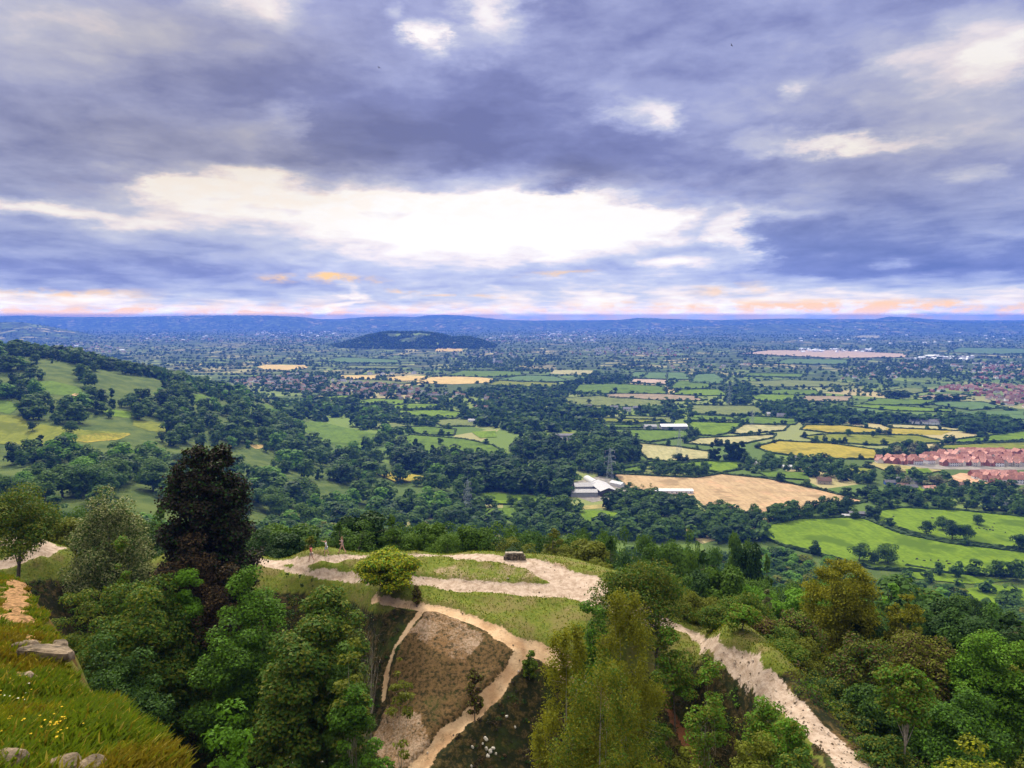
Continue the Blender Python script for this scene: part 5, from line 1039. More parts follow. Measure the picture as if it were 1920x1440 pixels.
# ------------------------------------------------------------ undergrowth on the slopes (nobody could count it)
def undergrowth():
    r = np.random.default_rng(5); sel = np.where((A_scrub[ni] > .5) & (pm < .05) & (scree < .3) & (npy < 1560) & (npx > -60) & (npx < 1990))[0]
    wgt = (r.random(len(sel)) < .06) & (fbm(nx[sel] / 2.2, ny[sel] / 2.2, 3, 90) > .42); s = sel[wgt]; s = r.choice(s, min(5200, len(s)), replace=False)
    Vs, mi = [], []
    for q in s:
        x, y, z = nx[q], ny[q], GZ.ravel()[ni[q]]; knoll = 700 < npx[q] < 1050 and npy[q] > 1130
        sc = r.uniform(.12, .35) if knoll else r.uniform(.25, 1.0) * (1.3 if r.random() < .2 else 1); n = int(26 + 60 * sc); d = rnd_dirs(r, n); d[:, 2] = abs(d[:, 2])
        pos = np.array((x, y, z)) + d * np.array((sc, sc, sc * .8)) * r.uniform(.6, 1.05, (n, 1)); Vs.append(leaf_quads(r, pos, d + (0, 0, .4), .15 if not knoll else .12, .6, .5)); mi.append(np.full(n, (r.choice([0, 3, 4, 4]) if knoll else r.choice([0, 0, 1, 2, 2, 3, 5]))))
    V = np.concatenate(Vs); tag(mesh('undergrowth', V, [qidx(V)], L2('dark','oak','olive','rust','copper','bright'), np.concatenate(mi)), kind='stuff')
undergrowth()
def turf():
    r = np.random.default_rng(6); sel = np.where((pm < .15) & (A_scrub[ni] < .5) & (npy < 1300) & (npy > 960) & (npx > -20) & (npx < 1700) & (ny < 90))[0]
    s = r.choice(sel, min(26000, len(sel)), replace=False); edge = np.exp(-np.abs(pathd[s]) * 1.2); s = s[r.random(len(s)) < .3 + edge]
    n = len(s); base = np.column_stack([nx[s], ny[s], GZ.ravel()[ni[s]]]); Vs = []
    for k in range(3):
        p = base + r.normal(size=(n, 3)) * (.12, .12, 0); a = rnd_dirs(r, n); a[:, 2] = 0; h = r.uniform(.03, .11, n)[:, None]; w = .06
        Vs.append(np.stack([p - a * w, p + a * w, p + a * .02 + np.array((0, 0, 1)) * h + rnd_dirs(r, n) * .06, p - a * .02 + np.array((0, 0, 1)) * h], 1).reshape(-1, 3))
    V = np.concatenate(Vs); tag(mesh('short_grass', V, [qidx(V)], L2('olive','oak','birch'), r.integers(0, 3, len(V) // 4)), kind='stuff')
turf()
def pebbles():
    r = np.random.default_rng(16); sel = np.where(((pm > .6) | (scree > .5) & (r.random(len(pm)) < .4)) & (npy < 1500) & (npx > -20) & (npx < 1940))[0]
    sel = sel[(npx[sel] > 1180) | (r.random(len(sel)) < .12)]; s = r.choice(sel, 650); jx, jy = r.uniform(-.12, .12, (2, 650)); T = np.array([(-.5, -.4, 0), (.5, -.5, 0), (.45, .5, 0), (-.5, .42, 0), (-.25, -.2, .55), (.3, -.2, .45), (.2, .3, .5), (-.3, .2, .6)]); Fq = np.array([(4, 5, 6, 7), (0, 1, 5, 4), (1, 2, 6, 5), (2, 3, 7, 6), (3, 0, 4, 7)])
    k = (r.random(len(s)) ** 3 * .16 + .03)[:, None, None]; a = r.random(len(s)) * 6.28; ca, sa = np.cos(a)[:, None], np.sin(a)[:, None]; V = T[None] * k; X = V[:, :, 0] * ca - V[:, :, 1] * sa; Y = V[:, :, 0] * sa + V[:, :, 1] * ca
    V = np.stack([X + (nx[s] + jx)[:, None], Y + (ny[s] + jy)[:, None], V[:, :, 2] + GZ.ravel()[ni[s]][:, None] - .01], -1).reshape(-1, 3); Fa = (Fq[None] + (np.arange(len(s)) * 8)[:, None, None]).reshape(-1, 4)
    tag(mesh('pebbles', V, [Fa], [mat('pebble_pale', (.42, .35, .28), .9), mat('pebble_dark', (.12, .09, .06), .9)], np.repeat(r.integers(0, 2, len(s)), 5)), kind='stuff')
pebbles()
# ------------------------------------------------------------ long grass of the bank close to the camera
def bank_grass():
    x, y, z, rock, d, EX = BANK; r = np.random.default_rng(8); sel = np.where((rock < .5) & (y < 50) & (proj(x, y, z)[0] > -60) & (proj(x, y, z)[1] < 1560))[0]
    w = 1 / (y[sel] ** 1.3); w = w * (1 + 2.5 * (d[sel] > -.6)); k = r.choice(sel, 42000, p=w / w.sum()); b = np.column_stack([x[k], y[k], z[k]]) + r.uniform(-.08, .08, (len(k), 3)) * (1, 1, 0); b[:, 2] -= .03
    n = len(k); h = (r.uniform(.07, .26, n) * (1 + .6 * (fbm(b[:, 0] / .8, b[:, 1] / .8, 3, 3) - .4)))[:, None]; wd = (.006 + .0011 * b[:, 1])[:, None] * r.uniform(.7, 1.5, (n, 1))
    a = rnd_dirs(r, n); a[:, 2] = 0; a /= np.linalg.norm(a, axis=1)[:, None]; ln = rnd_dirs(r, n) * .45 + np.array((.35, -.15, 0)); ln[:, 2] = 0; up = np.array((0, 0, 1.0))
    m = b + up * h * .6 + ln * h * .35; t = b + up * h * .95 + ln * h * 1.0
    V = np.stack([b - a * wd, b + a * wd, m + a * wd * .8, m - a * wd * .8, m - a * wd * .8, m + a * wd * .8, t + a * wd * .12, t - a * wd * .12], 1).reshape(-1, 3)
    pat = fbm(b[:, 0] / 1.3, b[:, 1] / 1.3, 3, 15); c = np.where(pat > .64, 2, np.where(pat > .50, 0, 1)); c = np.where(r.random(n) < .25, r.integers(0, 4, n), c)
    GM = [leafmat('grass_blade_olive', (.13, .15, .02), (.07, .09, .014), trans=.35), leafmat('grass_blade_green', (.08, .13, .02), (.05, .08, .015), trans=.35), leafmat('grass_blade_russet', (.13, .11, .022), (.09, .075, .016), trans=.3), leafmat('grass_blade_straw', (.26, .23, .08), (.16, .14, .05), trans=.3)]
    tag(mesh('long_grass', V, [qidx(V)], GM, np.repeat(c, 2)), kind='stuff')
bank_grass()
def bank_hit(px, py):
    lo = 3.0; dx, dy, dz = pdir(px, py)
    for Y in np.arange(3, 60, .04):
        if CAMZ + dz / dy * Y <= float(bank_h(np.array(dx / dy * Y), np.array(Y))): return (dx / dy * Y, Y, CAMZ + dz / dy * Y)
    return (dx / dy * 60, 60, CAMZ + dz / dy * 60)
fl_y = mat('petal_yellow', (.75, .52, .02), .6); fl_w = mat('petal_white', (.75, .72, .6), .6); stem_m = LM['oak']
def flower(mt, i):
    r = np.random.default_rng(i); mb = MB(); mb.tube([(0, 0, -.05), (.01, .01, .18), (.02, 0, .32)], [.006, .005, .004], 4, 0)
    for k in range(6):
        a = k * 1.047; mb.add([(.02, 0, .32), (.02 + .045 * math.cos(a - .4), .045 * math.sin(a - .4), .335), (.02 + .062 * math.cos(a), .062 * math.sin(a), .33), (.02 + .045 * math.cos(a + .4), .045 * math.sin(a + .4), .345)], [(0, 1, 2, 3)], 1)
    return mb.build('wild_flower', [stem_m, mt], link=False)
fy, fw = flower(fl_y, 1), flower(fl_w, 2)
frr = np.random.default_rng(4)
for i in range(50):
    if i < 36: px, py = frr.choice([90, 105, 130, 60, 20]) + frr.normal() * 16, 1368 + frr.normal() * 14
    elif i < 50: px, py = frr.uniform(0, 60), frr.uniform(1255, 1330)
    else: px, py = frr.uniform(0, 200), frr.uniform(1300, 1430)
    src = fy if i < 44 else fw; o = src.copy(); C.objects.link(o); p = bank_hit(px, py); o.location = p; o.rotation_euler = (0, 0, frr.random() * 6); s = frr.uniform(.2, .36); o.scale = (s, s, s)
    tag(o, 'small yellow flower in the long grass of the near bank' if src is fy else 'small white flower in the long grass of the near bank', 'flower', 'yellow flowers on the near bank' if src is fy else 'white flowers on the near bank')
# ------------------------------------------------------------ rocks and stones
rockm = mat('limestone', (.17, .13, .08), .9, speckle((.06, .045, .028), (.23, .175, .115), 3.5, 8, .35, .65, bump=.06)); whitem = mat('white_limestone', (.62, .58, .52), .9, speckle((.4, .36, .3), (.72, .69, .64), 5, 6, bump=.03))
def rock(seed, sx, sy, sz, m, layers=False):
    r = np.random.default_rng(seed); import bmesh
    bm = bmesh.new(); bmesh.ops.create_icosphere(bm, subdivisions=3, radius=1)
    V = np.array([v.co[:] for v in bm.verts]); Fc = np.array([[v.index for v in f.verts] for f in bm.faces]); bm.free()
    V = np.sign(V) * np.abs(V) ** .6; n = .5 * fbm(V[:, 0] * 1.7 + seed, V[:, 1] * 1.7 + V[:, 2] * 1.3, 4, seed) + .75; V = V * n[:, None]
    if layers: V[:, 2] = np.round(V[:, 2] * 3.2) / 3.2 * .8 + V[:, 2] * .2
    return mesh('rock', V * (sx, sy, sz), [Fc], [m], link=False)
OUT = [(85, 1226, 1.05, .55, .35, 'broad flat limestone slab jutting from the grassy bank'), (48, 1212, .5, .4, .25, 'smaller limestone block beside the broad slab'), (42, 1272, .32, .3, .16, 'weathered stone below the broad slab'), (14, 1428, .42, .3, .18, 'limestone ledge in the bottom left corner'), (120, 1436, .32, .26, .12, 'flat stone at the bottom edge, middle of the three ledges'), (170, 1438, .3, .22, .13, 'limestone ledge at the bottom, right of the others'), (112, 1215, .35, .3, .3, 'small stone at the lip of the bank')]
for i, (px, py, sx, sy, sz, lb) in enumerate(OUT):
    sx *= .5; sy *= .5; sz *= .4
    p = bank_hit(px, py); o = rock(40 + i, sx, sy, sz, rockm, True); o.name = 'limestone_outcrop'; C.objects.link(o); o.location = (p[0], p[1], p[2] + sz * .1); o.rotation_euler = (-.22, .12, i * .9); tag(o, lb, 'rock')
rp = [rock(60 + i, 1, .75, .6, whitem) for i in range(4)]
ST = [(512,1418,.16),(520,1408,.14),(530,1425,.18),(524,1432,.15),(545,1422,.2),(556,1412,.15),(550,1432,.17),(565,1428,.16),(575,1418,.13),(582,1425,.18),(590,1410,.16),(596,1420,.2),(588,1433,.14),(604,1430,.16),(610,1415,.12),(540,1436,.14),(568,1437,.16),(616,1428,.13),(500,1426,.12),(911,1387,.27),(912,1405,.2),(919,1410,.24),(925,1404,.2),(915,1418,.22),(886,1402,.18),(930,1414,.14),(884,1438,.16),(950,1344,.16),(966,1364,.14),(1140,1290,.13),(905,1395,.12),(622,1400,.12)]
for i, (px, py, s) in enumerate(ST):
    o = rp[i % 4].copy(); o.name = 'white_stone'; C.objects.link(o); p = hit([px], [py])[0]; o.location = (p[0], p[1], p[2] + s * .25); o.scale = (s * .7,) * 3; o.rotation_euler = (i * .3, i * .7, i * 1.3)
    left = px < 700; tag(o, 'white stone lying in the dark hollow at the bottom' if left else 'white stone lying on the rough slope right of the sandy path', 'stone', 'white stones in the hollow' if left else 'white stones by the sandy path')
# low stone block on the plateau
p = hit([965], [1049])[0]; e = empty('stone_seat', tuple(p), .08); dk = mat('dark_stone', (.09, .075, .055), .95, speckle((.03, .025, .02), (.17, .14, .10), 5, 8, bump=.05))
mb = MB(); rr_ = random.Random(3)
for k in range(7): mb.box((-.95 + k * .31, rr_.uniform(-.06, .06), .18), (.30, .62 + rr_.uniform(-.1, .1), .46), rr_.uniform(-.12, .12), taper=.93)
for k in range(6): mb.box((-.8 + k * .31, rr_.uniform(-.05, .05), .50), (.29, .58, .22), rr_.uniform(-.1, .1), taper=.9)
mb.build('stone_base', [dk], e); mb = MB(); mb.box((-.35, .1, .66), (1.15, .5, .11), .05, taper=.95); mb.box((.5, .08, .64), (.6, .5, .10), -.06, taper=.95); mb.build('capstone', [mat('cap_stone', (.3, .26, .2), .9, speckle((.18, .15, .11), (.36, .31, .25), 4, 6))], e)
tag(e, 'low dark stone seat with a flat top beside the chalk path', 'stone seat')
# ------------------------------------------------------------ people
skin = mat('skin', (.55, .33, .24), .6); hairb = mat('hair_brown', (.10, .06, .035), .8); hairf = mat('hair_fair', (.34, .22, .10), .8)
def skinned(name, joints, edges, mt, parent, sub=1, root=0):
    import bmesh
    bm = bmesh.new(); sl = bm.verts.layers.skin.verify(); vs = [bm.verts.new(j[:3]) for j in joints]
    for p_, q_ in edges: bm.edges.new((vs[p_], vs[q_]))
    for v_, j in zip(vs, joints): v_[sl].radius = (j[3], j[4] if len(j) > 4 else j[3])
    vs[root][sl].use_root = True
    me = bpy.data.meshes.new(name); bm.to_mesh(me); bm.free()
    me.materials.append(mt); o = bpy.data.objects.new(name, me); C.objects.link(o); o.parent = parent
    sk = o.modifiers.new('skin', 'SKIN'); sk.use_smooth_shade = True; sb = o.modifiers.new('sub', 'SUBSURF'); sb.levels = sub; sb.render_levels = sub; return o
def person(label, loc, rz, pose, top, bottom, hair, h=1.7, dress=False, longhair=True):
    e = empty('person', loc, rz, h / 1.7); q = pose; J = []; E = []
    def j(p, r, r2=None, link=None): J.append((*p, r, r2 or r)); i = len(J) - 1; (E.append((link, i)) if link is not None else None); return i
    pel = j((0, 0, .95), .13, .10); w = j((0, .01, 1.12), .115, .09, pel); ch = j((0, q['lean'], 1.32), .15, .11, w); nk = j((0, q['lean'] * 1.3, 1.46), .055, None, ch); hd = j((0, q['lean'] * 1.5 + q['head'], 1.57), .085, .095, nk); ht = j((0, q['lean'] * 1.6 + q['head'], 1.65), .075, .085, hd)
    nose = j((0, q['lean'] * 1.5 + q['head'] + .115, 1.565), .014, None, hd)
    for s, k in ((-1, 'L'), (1, 'R')):
        hip = j((s * .095, 0, .90), .095, None, pel); kn, an = q['knee' + k], q['ankle' + k]
        a = j((s * .10, kn[0], kn[1]), .058, None, hip); b = j((s * .10, an[0], an[1]), .038, None, a); j((s * .11, an[0] + .13, an[1] - .04), .032, None, b)
        sh = j((s * .19, q['lean'], 1.38), .05, None, ch); el, wr = q['elbow' + k], q['wrist' + k]; a = j((s * (.22 + el[2]), el[0], el[1]), .038, None, sh); b = j((s * (.23 + wr[2]), wr[0], wr[1]), .026, None, a)
        d = np.array((s * (wr[2] - el[2]), wr[0] - el[0], wr[1] - el[1])); d = d / np.linalg.norm(d); side = np.cross(d, (1, 0, 0)); side /= np.linalg.norm(side) + 1e-6
        P0 = np.array((s * (.23 + wr[2]), wr[0], wr[1])); pa = j(tuple(P0 + d * .06), .032, .018, b)
        for f_, (off, ln) in enumerate(((-.026, .07), (-.009, .085), (.009, .08), (.026, .062))):
            m = j(tuple(P0 + d * (.10) + side * off), .009, None, pa); j(tuple(P0 + d * (.10 + ln * .8) + side * off * 1.15 + np.array((-s * .018, 0, 0))), .007, None, m)
        m = j(tuple(P0 + d * .05 + side * .045), .010, None, pa); j(tuple(P0 + d * .085 + side * .065), .008, None, m)
    skinned('body', J, E, skin, e)
    T = []; TE = []
    def t(p, r, r2=None, link=None): T.append((*p, r, r2 or r)); i = len(T) - 1; (TE.append((link, i)) if link is not None else None); return i
    a = t((0, 0, .92 if not dress else .80), .155 if not dress else .2, .12, None); b = t((0, .01, 1.1), .135, .105, a); c = t((0, q['lean'], 1.32), .168, .128, b); t((0, q['lean'] * 1.2, 1.43), .075, None, c)
    for s, k in ((-1, 'L'), (1, 'R')): sh = t((s * .19, q['lean'], 1.38), .064, None, c); el = q['elbow' + k]; f_ = q['sleeve']; t((s * (.19 + (.03 + el[2]) * f_), q['lean'] + (el[0] - q['lean']) * f_, 1.38 + (el[1] - 1.38) * f_), .052, None, sh)
    skinned('dress' if dress else 'shirt', T, TE, top, e)
    if not dress:
        T = []; TE = []; a = t((0, 0, .95), .145, .115)
        for s, k in ((-1, 'L'), (1, 'R')): hip = t((s * .09, 0, .88), .105, None, a); kn = q['knee' + k]; t((s * .10, kn[0] * .75, .9 + (kn[1] - .9) * .75), .08, None, hip)
        skinned('shorts', T, TE, bottom, e)
    T = []; TE = []; hy = q['lean'] * 1.5 + q['head']; a = t((0, hy - .025, 1.62), .095, .095); b = t((0, hy - .005, 1.70), .07, .08, a)
    if longhair: cc = t((0, hy - .085, 1.52), .07, .05, a); t((0, hy - .10, 1.40), .05, .035, cc)
    skinned('hair', T, TE, hair, e)
    for s, k in ((-1, 'L'), (1, 'R')):
        T = []; TE = []; an = q['ankle' + k]; a = t((s * .10, an[0] - .03, an[1] - .035), .045); t((s * .11, an[0] + .16, an[1] - .05), .036, .03, a); skinned('shoe', T, TE, shoe_m, e)
    tag(e, label, 'person'); return e
shoe_m = mat('shoe', (.05, .045, .045), .7)
WALK = dict(lean=.03, head=.0, kneeL=(.16, .52), ankleL=(.22, .09), kneeR=(-.04, .50), ankleR=(-.30, .14), elbowL=(-.14, 1.14, .03), wristL=(-.12, .90, .04), elbowR=(.08, 1.13, .03), wristR=(.22, .92, .03), sleeve=.55)
WALK2 = dict(WALK, kneeL=(.20, .53), ankleL=(.34, .10), kneeR=(-.10, .50), ankleR=(-.36, .13), elbowL=(-.08, 1.14, .03), wristL=(.10, 1.10, .04), elbowR=(.05, 1.16, .03), wristR=(.24, 1.22, .03))
POINT = dict(WALK, elbowR=(.26, 1.40, .02), wristR=(.50, 1.46, .02), elbowL=(-.02, 1.13, .12), wristL=(.02, 1.36, .0), kneeL=(.14, .52), ankleL=(.18, .09), kneeR=(-.10, .50), ankleR=(-.22, .10))
def stand(px, py): p = hit([px], [py])[0]; return (p[0], p[1], float(p[2]))
person('person in a red top and pale shorts walking with head bent down', stand(584, 1053), R(80), dict(WALK, head=.05, lean=.05), mat('red_top', (.62, .04, .05), .8), mat('pale_shorts', (.55, .46, .40), .8), hairb, 1.66)
person('person in a white top with one arm stretched out pointing', stand(612, 1041), R(88), POINT, mat('white_top', (.72, .76, .78), .8), mat('light_shorts', (.50, .58, .62), .8), hairb, 1.6, longhair=False)
person('person in a pinkish dress striding along the path', stand(642, 1038), R(84), WALK2, mat('pink_dress', (.42, .27, .27), .8, speckle((.30, .17, .18), (.55, .42, .42), 9)), None, hairf, 1.72, dress=True)

# ------------------------------------------------------------ animals
blackhide = mat('dark_hide', (.025, .02, .018), .7); whitehide = mat('white_fleece', (.62, .58, .50), .9)
def cow(mt, name, k=1.0):
    mb = MB(); mb.tube([(-1.0, 0, 1.05), (-.85, 0, 1.0), (-.4, 0, .95), (.2, 0, .92), (.65, 0, 1.0), (.95, 0, 1.1)], [.10, .32, .38, .40, .36, .20], 10); mb.tube([(.8, 0, 1.15), (1.15, 0, .95), (1.35, 0, .70)], [.24, .17, .13], 8); mb.tube([(1.28, 0, .82), (1.45, 0, .62), (1.58, 0, .46)], [.15, .13, .08], 8)
    for s in (-1, 1):
        mb.tube([(.6, s * .2, .85), (.62, s * .2, .42), (.60, s * .2, 0)], [.13, .07, .055], 6); mb.tube([(-.75, s * .2, .9), (-.62, s * .21, .62), (-.85, s * .2, .40), (-.80, s * .2, 0)], [.2, .12, .07, .055], 6); mb.tube([(1.25, s * .1, .88), (1.18, s * .26, .9)], [.05, .02], 5)
    mb.tube([(-1.0, 0, 1.15), (-1.12, 0, .9), (-1.1, 0, .5)], [.04, .03, .04], 5); o = mb.build(name, [mt], smooth=True, link=False); return o
cw = cow(blackhide, 'cow'); shp = cow(whitehide, 'sheep')
cr_ = np.random.default_rng(3)
for i, (px, py) in enumerate([(1693,1054),(1719,1050),(1733,1053),(1745,1052),(1759,1053),(1762,1058),(1775,1054),(1779,1059),(1830,992),(1836,992),(1845,993),(1850,995),(1856,995),(1861,996),(1864,983),(1675,970),(1748,973),(1885,1000),(1861,990)]):
    o = cw.copy(); C.objects.link(o); p = hit([px], [py])[0]; s = cr_.uniform(.95, 1.25); o.location = (p[0], p[1], p[2] + .1); o.scale = (s,) * 3; o.rotation_euler = (0, 0, cr_.random() * 6.28)
    near_ = py > 1040; tag(o, 'dark cow grazing near the bottom of the lower pasture' if near_ else 'dark cow grazing in the upper pasture behind the trees', 'cow', 'cows in the lower pasture' if near_ else 'cows in the upper pasture')
for i, (px, py) in enumerate([(1001,938),(1005,939),(1020,940),(1027,940),(1010,940)]):
    o = shp.copy(); C.objects.link(o); p = hit([px], [py])[0]; o.location = (p[0], p[1], p[2] + .35); o.scale = (.9, 1.1, .95); o.rotation_euler = (0, 0, i * 1.3); tag(o, 'white sheep grazing in the small field behind the spur', 'sheep', 'sheep in the small field')
birdm = mat('bird_dark', (.02, .02, .025), .8)
for i, (px, py, lb) in enumerate([(711,127,'tiny dark bird in the cloud left of centre'), (1372,85,'tiny dark bird high in the cloud on the right')]):
    mb = MB(); mb.tube([(0, -.22, 0), (0, -.1, 0), (0, .1, .01), (0, .22, .02)], [.01, .05, .06, .02], 6)
    for s in (-1, 1): mb.add([(s * .03, -.06, .02), (s * .03, .1, .02), (s * .28, .09, .14), (s * .3, 0, .13), (s * .55, -.05, .06), (s * .03, -.06, .0), (s * .3, 0, .11)], [(0, 1, 2, 3), (3, 2, 4), (5, 6, 2, 1)], 0)
    o = mb.build('bird', [birdm]); o.location = ray_at(px, py, 95); o.rotation_euler = (0, .3 + i * .2, .9); o.scale = (.6,) * 3; tag(o, lb, 'bird')

# ------------------------------------------------------------ pylons
steel = mat('galvanised_steel', (.30, .34, .36), .55, metal=.3); glassm = mat('insulator', (.42, .36, .40), .4)
def pylon(px, py, pytop, rz, label, thick=1.0):
    p = hit([px], [py])[0]; h = ray_at(px, pytop, p[1])[2] - p[2]; e = empty('electricity_pylon', tuple(p), rz); mb = MB()
    W = lambda t: (.5 * h * .15 * (1 - t) ** 1.25 + .012 * h + .012 * h * (1 - t)); t_ = .085 * thick; lv = [0, .16, .30, .42, .52, .61, .69, .76, .83, .90, .96]
    cs = [(-1, -1), (1, -1), (1, 1), (-1, 1)]
    for sx, sy in cs: mb.tube([(sx * W(t), sy * W(t), h * t) for t in lv], t_ * 1.2, 4)
    mb.tube([(0, 0, h * .95), (0, 0, h)], t_, 4)
    for a, b in zip(lv[:-1], lv[1:]):
        for k in range(4):
            s0, s1 = cs[k], cs[(k + 1) % 4]; p0, p1 = (s0[0] * W(a), s0[1] * W(a), h * a), (s1[0] * W(a), s1[1] * W(a), h * a); q0, q1 = (s0[0] * W(b), s0[1] * W(b), h * b), (s1[0] * W(b), s1[1] * W(b), h * b)
            mb.tube([p0, q1], t_ * .6, 3); mb.tube([p1, q0], t_ * .6, 3); mb.tube([q0, q1], t_ * .6, 3)
    mb.build('lattice_tower', [steel], e)
    for t, L in ((.90, .13), (.745, .145), (.59, .155)):
        mb = MB(); w = W(t)
        for s in (-1, 1):
            tip = (s * L * h, 0, h * t)
            for sy in (-1, 1): mb.tube([(s * w, sy * w, h * (t + .035)), tip], t_ * .8, 3); mb.tube([(s * w, sy * w, h * t), tip], t_ * .8, 3)
        arm = mb.build('cross_arm', [steel], e)
        for s in (-1, 1): i_ = MB().tube([(s * L * h, 0, h * t), (s * L * h, 0, h * (t - .07))], [.14 * thick, .17 * thick], 6).build('insulator', [glassm], arm)
    tag(e, label, 'pylon'); return e
pylon(1143, 906, 838, .12, 'tall steel pylon beside the farm and the tan field', 1.25); pylon(877, 975, 897, 1.0, 'dark lattice pylon above the trees behind the spur', 1.2)
pylon(1273, 856, 803, .1, 'faint steel pylon standing in the pale field', 1.2); pylon(1367, 760, 722, .3, 'small distant pylon in the middle of the vale', 1.6); pylon(1410, 800, 768, .3, 'small pylon beside the bright green fields', 1.3)

# ------------------------------------------------------------ buildings
def bm_(n, c, s=.12):
    def f(g, b):
        co = g.node('ShaderNodeTexCoord').outputs['Object']; rn = g.node('ShaderNodeObjectInfo').outputs['Random']
        col = g.mix(g.rng(g.noise(co, .8, 5, .6), .35, .65), (*[q * (1 - s) for q in c], 1), (*[min(1, q * (1 + s)) for q in c], 1))
        k = g.m('ADD', .72, g.m('MULTIPLY', rn, .45)); g.put(b.inputs['Base Color'], g.mix(1.0, col, g.comb(k, k, k), 'MULTIPLY'))
    return mat(n, c, .85, f)
BM = {'brick': bm_('red_brick', (.36, .13, .09)), 'cream': bm_('cream_render', (.62, .56, .46)), 'white': bm_('white_render', (.78, .77, .74)), 'stone': bm_('cotswold_stone', (.45, .37, .26)), 'grey': bm_('grey_cladding', (.30, .31, .32)), 'dark': bm_('dark_boards', (.05, .05, .055)), 'blue': bm_('blue_sheet', (.04, .12, .5)),
      'r_red': bm_('red_tiles', (.33, .15, .11), .25), 'r_pink': bm_('new_red_tiles', (.48, .25, .20), .2), 'r_town': bm_('town_tiles', (.20, .10, .085), .3), 'r_brown': bm_('brown_tiles', (.20, .12, .09), .25), 'r_slate': bm_('slate', (.14, .14, .16), .2), 'r_grey': bm_('grey_sheet_roof', (.36, .36, .37), .2), 'r_white': bm_('white_sheet_roof', (.66, .68, .70)), 'glass': mat('window_glass', (.03, .04, .05), .15, spec=.6), 'door': mat('door_paint', (.10, .10, .13), .5), 'frame': mat('window_frame', (.75, .75, .75), .5)}
def gable(L, W, H, RH, over=.5, hip=0.0):
    """walls with gable ends, and a roof of two thick slopes; the ridge runs along x"""
    w = MB(); l, d = L / 2, W / 2; rl = l - hip
    w.add([(-l, -d, -1), (l, -d, -1), (l, d, -1), (-l, d, -1), (-l, -d, H), (l, -d, H), (l, d, H), (-l, d, H), (-rl, 0, H + RH - .1), (rl, 0, H + RH - .1)], [(0, 1, 5, 4), (2, 3, 7, 6), (1, 2, 6, 5), (3, 0, 4, 7), (5, 6, 9), (7, 4, 8)] if hip == 0 else [(0, 1, 5, 4), (2, 3, 7, 6), (1, 2, 6, 5), (3, 0, 4, 7), (4, 5, 6, 7)])
    r = MB(); o = over; k = RH / d; a, b = l + o, d + o; z0 = H - o * k; q = rl + (o if hip == 0 else 0); T = .22
    r.add([(-a, -b, z0), (a, -b, z0), (q, 0, H + RH), (-q, 0, H + RH), (a, b, z0), (-a, b, z0), (-a, -b, z0 + T), (a, -b, z0 + T), (q, 0, H + RH + T), (-q, 0, H + RH + T), (a, b, z0 + T), (-a, b, z0 + T)],
          [(6, 7, 8, 9), (8, 10, 11, 9), (0, 1, 7, 6), (4, 5, 11, 10)] + ([(7, 1, 2, 8), (8, 2, 4, 10), (0, 6, 9, 3), (3, 9, 11, 5)] if hip == 0 else [(7, 10, 8), (11, 6, 9), (1, 4, 10, 7), (5, 0, 6, 11)]) + [(3, 2, 1, 0), (5, 4, 2, 3)])
    return w, r
def windows(L, W, H, e, floors, n, link=True, mt='glass'):
    out = []
    for s in (-1, 1):
        for fl in range(floors):
            for k in range(n):
                x = -L / 2 + L * (k + .5) / n; z = H / floors * (fl + .52)
                if fl == 0 and k == n // 2: out.append(MB().box((x, s * (W / 2 + .03), 1.05), (1.0, .08, 2.1)).build('door', [BM['door']], e, link=link)); continue
                mb = MB(); mb.box((x, s * (W / 2 + .03), z), (1.5, .07, 1.3), mi=0); mb.box((x, s * (W / 2 + .06), z), (1.26, .08, 1.06), mi=1); out.append(mb.build('window', [BM['frame'], BM['glass']], e, link=link))
    return out
def building(px, py, L, W, H, RH, rz, wall, roof, label, name='barn', cat='barn', win=0, floors=1, hip=0, chim=False, loc=None, zoff=0):
    p = loc if loc is not None else P(px, py, 0); z = float(HCACHE(p[0], p[1])); e = empty(name, (p[0], p[1], z + zoff), rz); w, r = gable(L, W, H, RH, .5, hip)
    w.build('wall', [BM[wall]], e); ro = r.build('roof', [BM[roof]], e)
    if win: windows(L, W, H, e, floors, win)
    if chim: MB().box((L * .32, 0, H + RH + .3), (.9, .7, 1.8)).build('chimney', [BM['brick']], ro)
    tag(e, label, cat); return e
farm = building(1131, 923, 46, 19, 6.5, 3.4, R(99), 'dark', 'r_grey', 'large grey-roofed barn at the farm by the pylon')
MB().box((-23.1, 0, 2.6), (.3, 15, 5.2)).build('doorway', [BM['dark']], farm)
building(1097, 918, 26, 18, 5.5, 2.8, R(4), 'grey', 'r_grey', 'grey barn left of the large one, upper'); building(1094, 929, 30, 15, 5, 2.2, R(2), 'grey', 'r_grey', 'pale grey barn left of the large one, lower')
# polytunnel and round-roofed shed
def tunnel(px, py, L, Rr, rz, label, m='r_white'):
    p = P(px, py, 0); e = empty('polytunnel', (p[0], p[1], 0), rz); mb = MB(); n = 12; V = []
    for x in (-L / 2, L / 2):
        for k in range(n + 1): a = math.pi * k / n; V.append((x, math.cos(a) * Rr, math.sin(a) * Rr * .85))
    fs = [(k, k + 1, n + 2 + k, n + 1 + k) for k in range(n)]; mb.add(V, fs); mb.build('cover', [BM[m]], e, True); mb = MB(); mb.add(V, [tuple(range(n + 1)), tuple(range(2 * n + 1, n, -1))]); mb.build('end_wall', [BM['white']], e); tag(e, label, 'polytunnel')
tunnel(1108, 902, 30, 5, R(104), 'white polytunnel behind the large grey barn'); building(1158, 911, 18, 8, 3.5, 2, R(130), 'white', 'r_white', 'small white-roofed shed right of the large grey barn', 'shed', 'shed')
